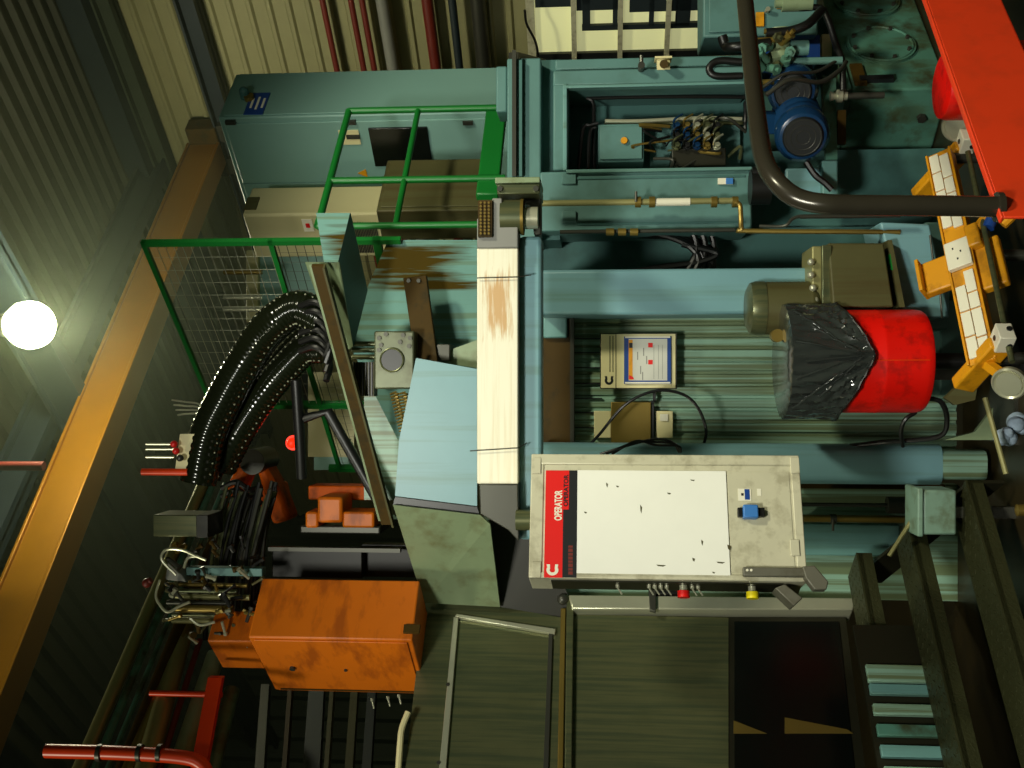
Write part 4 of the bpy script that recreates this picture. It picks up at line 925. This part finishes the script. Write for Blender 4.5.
make('side_plate', gb(MB(), L*.30, L*.30+.3, -.19, -.05, -.07, -.02), M['yel'], t, .01)
make('side_block', gb(MB(), L*.48, L*.48+.14, -.12, -.05, -.07, .03), M['yel'], t, .01)
q = G0+gu*(L*.56)-fu*.10; mb = MB(); mb.tube(smooth([q, q-fu*.10+gu*.10, q-fu*.17+gu*.22, q-fu*.23+gu*.20, q-fu*.20+gu*.02, q-fu*.13-gu*.04], 5), .022, 8); make('grip_loop', mb, M['yel'], t)
mb = MB(); mb.cyl(q-gu*.02-fu*.06, q+gu*.08-fu*.12, .03); make('blue_sleeve', mb, M['blued'], t)
for (xs, ys_, Ys, ye) in ((962, 386, 5.38, 344), (919, 197, 6.25, 148)):
    p = at(xs, ys_, Ys); d_ = -B; e_ = p+d_*lenU(p, d_, ye); e_.z = at((1000 if ye > 200 else 964), ye, e_.y).z
    ar = make('end_arm', beam(MB(), p, e_, Z, .07, .11), M['yel'], t, .01)
    mb = MB(); c_ = e_-B*.04-Z*.02; mb.box(c_-A*.05-B*.05-Z*.02, A*.10, B*.10, Z*.075); tb = make('target_block', mb, M['paper'], ar, .005)
    mb = MB(); n__ = -A; mb.cyl(c_-A*.05, c_-A*.055, .012, n=12); mb.cyl(c_-B*.05+A*.01, c_-B*.056+A*.01, .014, n=12); mb.cyl(c_+Z*.055+A*.0, c_+Z*.058+A*.0, .014, n=12); make('target_dot', mb, M['blackp'], tb)
p0, p1 = at(1012, 362, 5.05), at(968, 152, 5.85); mb = MB(); mb.cyl(p0, p1, .014); make('tie_rod', mb, M['steel'], t)
for x, y, Yk, r_ in ((1009, 384, 5.0, .078), (957, 127, 6.0, .085)):
    p = at(x, y, Yk); ax = (Z*.5-A*.5-YY*.35).normalized(); mb = MB(); mb.lathe(p, ax, [(r_*.6, -.05), (r_*.95, -.03), (r_, 0), (r_*.9, .008), (r_*.75, -.002), (r_*.72, .006), (r_*.3, .008), (.001, .008)], 32); make('foot_disc', mb, M['steelb'], t)
mb = MB(); beam(mb, G0+gu*.02-face*.04, at(1008, 384, 5.02)-Z*.03, Z, .04, .04); make('bracket', mb, M['yel'], t)
for p in (G0+gu*.05-face*.05, G1-face*.06, G0+gu*L*.5-face*.06): mb = MB(); mb.cyl(p, setz(p, 0), .03); make('leg', mb, M['dgrey'], t)
mb = MB(); mb.poly([at(945, 398, 5.6), at(962, 382, 5.6), at(978, 385, 5.6), at(975, 400, 5.6), at(955, 405, 5.6)], YY*.04); single('tan_plate', mb, M['rustp'], 'small tan plate lying under the near end of the yellow fixture', 'plate')

# ================================================================== HOSE DUCTS, ROBOT, ORANGE CABINET (upper left of the machine)
def duct(pts, r, lb):
    P = smooth(path(pts), 26); out = [P[0]]; acc = 0
    for i in range(1, len(P)): out.append(P[i])
    t = thing('flexible_duct', lb, 'hose'); mb = MB(); mb.tube(out, lambda i: r*(1 if (i//2) % 2 else .975), 24); make('sleeve', mb, M['bag_plain'], t)
    for s_ in (-1, 1):
        mb = MB()
        for i in range(2, len(out)-2, 6):
            d = (out[i+1]-out[i-1]).normalized(); side = d.cross(YY).normalized(); mb.ball(out[i]+side*s_*r*.8-YY*r*.58, .006, 6)
        make('rivet_row', mb, M['steelb'], t)['kind'] = 'stuff'
M['bag_plain'] = mat('glossy_black_sleeve', (22, 26, 14), .13, var=.3)
duct([(322, 318, 6.3), (299, 309, 6.3), (280, 318, 6.3), (262, 336, 6.35), (243, 366, 6.4), (224, 400, 6.4), (208, 435, 6.4), (198, 482, 6.4)], .115, 'glossy black segmented hose sleeve, outermost, with a long bright highlight')
duct([(322, 348, 6.5), (305, 350, 6.5), (288, 366, 6.5), (272, 384, 6.52), (253, 410, 6.55), (237, 436, 6.55), (222, 466, 6.6)], .10, 'glossy black segmented hose sleeve, nearest to the wire mesh')
duct([(330, 336, 6.75), (308, 334, 6.75), (288, 350, 6.75), (262, 384, 6.8), (240, 420, 6.8), (222, 450, 6.8), (212, 478, 6.8)], .06, 'thin black segmented hose sleeve between the two wide ones')
for k in range(6):
    mb = MB(); y = 306+k*9
    mb.tube(smooth(path([(300, y, 6.2+k*.03), (314, y-4, 6.15+k*.03), (324, y+2, 6.15+k*.03), (330, y+14, 6.2+k*.03), (326, y+30, 6.3)])), .02, 8)
    single('hose_bundle_loop', mb, M['black'], 'one of the short black hoses bunched at the top of the segmented sleeves', 'hose', 'bunched hoses beside the deflector')
for k, (x0, x1, y) in enumerate(((300, 402, 412), (298, 402, 420))):
    mb = MB(); mb.tube(path([(x0, y, 6.35+.1*k), (x0+30, y-8, 6.35+.1*k), (x1-20, y+88*k, 6.5)]) if k else path([(296, 380, 6.4), (300, 440, 6.45), (302, 478, 6.5)]), .035, 10)
    single('black_strut', mb, M['black'], ('upright black strut joining the sleeves to the robot', 'black strut slanting down beside the wire mesh')[k], 'strut')
t = thing('valve_plate', 'bright cream plate with red knobs at the end of the hose sleeves', 'plate')
mb = MB(); mb.poly([at(180, 434, 6.3), at(200, 434, 6.3), at(190, 470, 6.3), at(175, 470, 6.3)], YY*.02); make('plate', mb, M['cream'], t)
for x, y in ((174, 444), (176, 451), (180, 458)): mb = MB(); mb.ball(at(x, y, 6.25), .022, 10); make('knob', mb, M['redpl' if y < 456 else 'dgrey'], t)
mb = MB()
for y in (444, 449, 457): vtube(mb, y, 146, 174, 6.28, .008, 8)
make('stem', mb, M['steelb'], t)
mb = MB(); vtube(mb, 472, 142, 188, 6.3, .022); single('red_bar', mb, M['redo'], 'red round bar standing above the silver box', 'bar')
t = thing('silver_box', 'brushed silver terminal box on top of the pipe run', 'box')
mb = fbox(153, 207, 515, 537, 6.5, .25); make('body', mb, M['steel'], t, .006)
mb = fbox(196, 208, 515, 538, 6.48, .27); make('side_cap', mb, M['steeld'], t, .004)
for i in range(4):
    mb = MB(); mb.tube(smooth(path([(172+i*2, 400+i*5, 6.6), (186, 402+i*4, 6.55), (200-i, 405+i*3, 6.5), (202, 420, 6.5)])), .006, 6)
    single('thin_wire', mb, M['steelb'], 'one of the pale thin wires above the hose sleeves', 'wire', 'pale wires above the sleeves')
# run of pipes going back to the left
pipes = [((206, 478), (80, 768), .045, 'pale', 'pale conduit at the top of the sloping pipe run'), ((214, 482), (95, 768), .025, 'tank', 'thin green tube second from the top of the sloping pipe run'),
    ((225, 484), (108, 768), .018, 'tank', 'thinnest green tube third in the sloping pipe run'), ((236, 486), (122, 768), .04, 'rust', 'rust coloured pipe in the middle of the sloping run'),
    ((204, 580), (130, 768), .05, 'brass', 'amber pipe ending at the orange-red bracket'), ((186, 620), (146, 768), .07, 'pale', 'wide beige duct in the sloping run above the green pipe'),
    ((216, 655), (178, 768), .06, 'greensheet', 'thick grey green pipe just under the beige duct'), ((200, 640), (160, 768), .02, 'maroon', 'thin dark red tube between the beige duct and the green pipe'),
    ((232, 690), (212, 768), .05, 'tank', 'dark green pipe beneath the orange cabinet end')]
for (xa, ya), (xb, yb), r, mt, lb in pipes:
    d1 = 7.6 if ya < 600 else 7.3; d2 = 6.3
    f_ = (ya-478)/290; dA = 7.8-1.6*f_
    mb = MB(); mb.cyl(at(xa, ya, dA), at(xb, yb, 6.2), r, n=14)
    e = at(xb, yb, 6.2); d = (e-at(xa, ya, dA)).normalized(); mb.cyl(e, e+d*.6, r, n=14); single('run_pipe', mb, M[mt], lb, 'pipe')
t = thing('red_pipe_bracket', 'orange-red upright pipe frame crossing the sloping pipes', 'pipe frame')
mb = MB(); mb.tube(smooth(path([(46, 751, 5.9), (120, 753, 5.9), (180, 757, 5.9), (200, 763, 5.9), (208, 775, 5.9)]), 5), .04, 14); make('main_tube', mb, M['redo'], t)
mb = MB(); mb.box(at(222, 678, 6.4), at(205, 772, 6.0)-at(222, 678, 6.4), YY*.05, Z*.09); make('angle_iron', mb, M['redo'], t)
mb = MB(); vtube(mb, 694, 150, 222, 6.5, .018); make('cross_tube', mb, M['redo'], t)
for x in (100, 140, 160): mb = MB(); vtube(mb, 753, x-2, x+2, 5.9, .05); make('clamp', mb, M['dgrey'], t)
# valve and fitting thicket
t = thing('valve_manifold', 'tangle of brass fittings, hoses and valves beside the silver box', 'manifold')
mb = fbox(186, 262, 568, 576, 6.4, .08); make('rail', mb, M['tealm'], t, .004)
mb = fp(MB(), [(168, 562), (182, 575), (186, 582), (165, 580)], 6.35, .1); make('casting', mb, M['grey'], t, .006)
for k in range(7):
    mb = MB(); y = 585+k*6; vtube(mb, y, 172+random.uniform(-6, 6), 240+random.uniform(-10, 10), 6.45+random.uniform(-.05, .1), random.uniform(.012, .024), 10); make('tube', mb, M[('brass', 'steel', 'pale', 'dgrey')[k % 4]], t)
for k in range(80):
    x = random.uniform(165, 255); y = random.uniform(548, 640); 
    if x < 185 and y > 625: continue
    mb = MB(); q = at(x, y, random.uniform(6.3, 6.6)); L_ = random.uniform(.03, .09); d = V3((random.uniform(-1, 1), random.uniform(-.5, .5), random.uniform(-1, 1))).normalized()
    rr_ = random.uniform(.007, .015); mb.cyl(q, q+d*L_, rr_, n=8); mb.cyl(q+d*L_, q+d*(L_+.015), rr_*1.5, n=6)
    make('fitting', mb, M[('brass', 'steelb', 'dgrey', 'black', 'rust', 'black', 'rustp', 'dgrey')[k % 8]], t)
for l in ([(176, 575), (162, 560), (166, 550), (182, 550), (196, 556), (206, 560)], [(160, 580), (156, 595), (160, 605), (168, 612), (180, 606), (190, 602)], [(184, 568), (188, 558), (198, 556)], [(190, 618), (200, 625), (215, 622)]):
    mb = MB(); mb.tube(smooth([at(x, y, 6.3) for x, y in l], 6), .009, 8); make('bent_tube', mb, M['steelb'], t)
for k in range(26):
    x0 = random.uniform(212, 262); mb = MB(); yy = random.uniform(480, 500); dx = random.uniform(-14, 4); Yk = random.uniform(6.7, 7.0)
    mb.tube(smooth(path([(x0+14, yy, Yk), (x0+6, 520, Yk), (x0+dx*.4, 560, Yk), (x0+dx, 600, Yk), (x0+dx*1.2, 640, Yk)])), random.uniform(.008, .02), 7)
    single('robot_hose', mb, M[('black', 'dgrey', 'steel', 'black')[k % 4]], 'one of the dark hoses hanging in a thick bundle beside the orange cabinet', 'hose', 'hose bundle in front of the robot')
mb = MB(); mb.ball(at(147, 583, 6.35), .03, 10); mb.cyl(at(147, 583, 6.35), at(151, 580, 6.35), .022); single('pipe_marker', mb, M['maroon'], 'tiny red and white cap on the upper sloping tube', 'cap')

t = thing('rear_cabinet', 'low beige and teal cabinet seen through the green wire mesh', 'cabinet')
mb = fbox(258, 345, 252, 322, 9.0, .6); make('body', mb, M['cab'], t, .01)
mb = fbox(246, 258, 250, 322, 8.95, .65); make('top', mb, M['beige'], t, .01)
t = thing('beige_sheet_stand', 'beige panel behind the lower wire mesh beside the beacon', 'panel')
mb = fbox(308, 354, 372, 457, 8.6, .1); make('sheet', mb, M['beige'], t)
mb = fbox(314, 354, 457, 470, 8.6, .1); make('teal_strip', mb, M['cab'], t)
for y, lb in ((272, 'short bright rod behind the wire mesh, nearest the fence post'), (297, 'middle short bright rod behind the wire mesh'), (309, 'short bright rod behind the wire mesh, farthest from the post')):
    mb = MB(); vtube(mb, y, 224, 262, 8.4, .022); single('rear_rod', mb, M['brass' if y == 272 else 'steelb'], lb, 'rod')
# robot
t = thing('robot', 'dark orange industrial robot arm behind the hose bundle', 'robot')
mb = MB(); mb.poly([at(243, 452, 7.3), at(254, 456, 7.3), at(240, 490, 7.3), at(236, 510, 7.3), at(222, 512, 7.3), at(226, 486, 7.3)], YY*.25); make('upper_arm', mb, M['orob'], t, .03)
mb = MB(); mb.poly([at(252, 454, 7.35), at(262, 460, 7.35), at(278, 488, 7.35), at(290, 520, 7.35), at(272, 525, 7.35), at(262, 490, 7.35)], YY*.25); make('lower_arm', mb, M['orob'], t, .03)
mb = MB(); q = at(252, 462, 7.25); mb.cyl(q, q+YY*.35, .09, n=24); make('elbow', mb, M['dgrey'], t)
mb = MB(); mb.poly([at(256, 486, 7.5), at(276, 484, 7.5), at(284, 520, 7.5), at(262, 516, 7.5)], YY*.3); make('base', mb, M['orob'], t, .02)
mb = MB()
for y in (488, 496, 504): mb.tube(smooth(path([(222, y, 7.2), (236, y-6, 7.15), (250, y+2, 7.15), (262, y-2, 7.2)])), .02, 7)
make('dress_cable', mb, M['black'], t)
t = thing('orange_fixture', 'orange gripper housing sitting below the wire mesh', 'gripper')
mb = MB(); fb(mb, 317, 342, 497, 523, 6.72, .3); make('center_block', mb, M['orange'], t, .02)
mb = fbox(342, 374, 512, 528, 6.75, .25); make('right_block', mb, M['orange'], t, .015)
mb = fbox(305, 318, 512, 528, 6.75, .25); make('left_block', mb, M['orange'], t, .015)
mb = fbox(308, 372, 486, 500, 7.0, .2); make('rear_plate', mb, M['orob'], t, .01)
mb = fbox(300, 380, 526, 534, 6.85, .3); make('tray', mb, M['dgrey'], t, .01)
mb = MB(); q = at(292, 443, 6.9); mb.ball(q, .035, 12); mb.cyl(q+YY*.02, q+YY*.1, .05); single('red_beacon', mb, M['beacon'], 'small glowing red indicator among the hoses', 'indicator light')
mb = MB()
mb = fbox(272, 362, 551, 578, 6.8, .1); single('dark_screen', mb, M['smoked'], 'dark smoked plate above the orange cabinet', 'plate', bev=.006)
t = thing('machine_dark_rack', 'dark steel rack frame behind the gripper and orange cabinet', 'rack')  # rack of dark smoked plate and grey bar
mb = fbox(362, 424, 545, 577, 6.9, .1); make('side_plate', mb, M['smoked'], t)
mb = fbox(268, 400, 548, 552, 6.75, .05); make('top_bar', mb, M['dgrey'], t)
mb = MB(); q0, q1 = at(350, 440, 6.6), at(385, 510, 7.0)
mb = MB()
for k in range(18): mb.ball(q0.lerp(q1, k/17), .008, 6)
mb.tube([q0, q1], .006, 5); single('bead_chain', mb, M['steelb'], 'thin glinting chain beside the rusty angle bar', 'chain')

# orange cabinet
o, a, b, c = ab(248, 412, 637, 6.0, 578, 690)
t = thing('orange_cabinet', 'large stained orange metal cabinet left of the hood', 'cabinet')
mb = MB(); mb.box(o, a, b, c); make('body', mb, M['orange'], t, .01)
mb = MB(); mb.box(o-A*.01+B*.02+Z*.03, A*.01, b-B*.04, c-Z*.06); make('door', mb, M['orange'], t, .004)
OL = Face(o, B); mb = MB(); q = OL.p(293, 666, .01); mb.cyl(q, q+OL.n*.015, .018); q = OL.p(346, 668, .01); mb.cyl(q, q+OL.n*.01, .01); make('lock', mb, M['dgrey'], t)
mb = MB(); mb.box(o+b*.92-A*.012+Z*.05, A*.0+B*.01, -A*.006, c-Z*.1); make('seam', mb, M['rust'], t)
mb = MB(); OR = Face(o, A); OR.rect(mb, 404, 420, 626, 634, 0, .02); make('latch', mb, M['rust'], t)
o, a, b, c = ab(207, 252, 641, 6.35, 610, 668)
t = thing('orange_end_box', 'smaller orange box projecting above the orange cabinet', 'box')
mb = MB(); mb.box(o, a, b, c); make('body', mb, M['orange'], t, .01)
mb = MB(); mb.box(o+b-Z*.04, -b*.6, A*.1, Z*.03); make('grey_foot', mb, M['steel'], t)
# columns and pipes under the orange cabinet
for i, (x0, x1, Yk, mt, nm, lb) in enumerate(((303, 318, 8.4, 'dsteel', 'steel_column', 'dull teal steel column below the orange cabinet'), (345, 352, 8.0, 'rustp', 'steel_column', 'narrow olive upright farther right below the orange cabinet'),
        (362, 370, 7.8, 'dsteel', 'steel_column', 'thin green upright between the olive one and the white pipe'), (282, 286, 7.9, 'rust', 'steel_column', 'thin rusty strip left of the teal column'), (324, 328, 7.6, 'rustp', 'steel_column', 'pale narrow strip beside the teal column'),
        (255, 263, 7.9, 'dgrey', 'steel_column', 'dark grey bar nearest the orange-red angle iron'))):
    mb = MB(); p = at(x0+6, 684, Yk+.6); p2 = at(x0-2, 790, Yk-.6); q = at(x1+6, 684, Yk+.6)
    h = (p-q).length; d = p2-p; mb.box(p, d, B*.08, -Z*h); single(nm, mb, M[mt], lb, 'beam')
mb = MB(); mb.tube(smooth(path([(408, 712, 6.0), (402, 728, 5.95), (400, 745, 5.9), (397, 790, 5.8)])), .018); single('white_pipe', mb, M['cream'], 'thin white pipe along the edge of the steel enclosure', 'pipe')
for i, (x, y) in enumerate(((372, 700), (388, 698), (399, 696))): 
    mb = MB(); mb.ball(at(x, y, 6.6), .012, 8); mb.cyl(at(x, y, 6.6), at(x+2, y+8, 6.6), .006); single('glinting_hook', mb, M['steelb'], ('leftmost small bright hook under the orange cabinet', 'middle small bright hook under the orange cabinet', 'rightmost small bright hook under the orange cabinet')[i], 'hook')
# thin haze added for the glow around the lamp, upper hall only
mb = MB(); mb.box(V3((-8.5, 7.0, 5.35)), X*15, YY*17, Z*4.6)
hm = bpy.data.materials.new('hall_haze'); hm.use_nodes = True; nt = hm.node_tree; nt.nodes.clear()
vo = nt.nodes.new('ShaderNodeVolumeScatter'); vo.inputs['Density'].default_value = .0065; vo.inputs['Anisotropy'].default_value = .6; vo.inputs['Color'].default_value = (.85, 1, .72, 1)
ou = nt.nodes.new('ShaderNodeOutputMaterial'); nt.links.new(vo.outputs[0], ou.inputs['Volume'])
hz = single('haze', mb, hm, 'thin greenish haze glowing around the ceiling lamp under the roof', 'haze'); hz['kind'] = 'stuff'
settle()
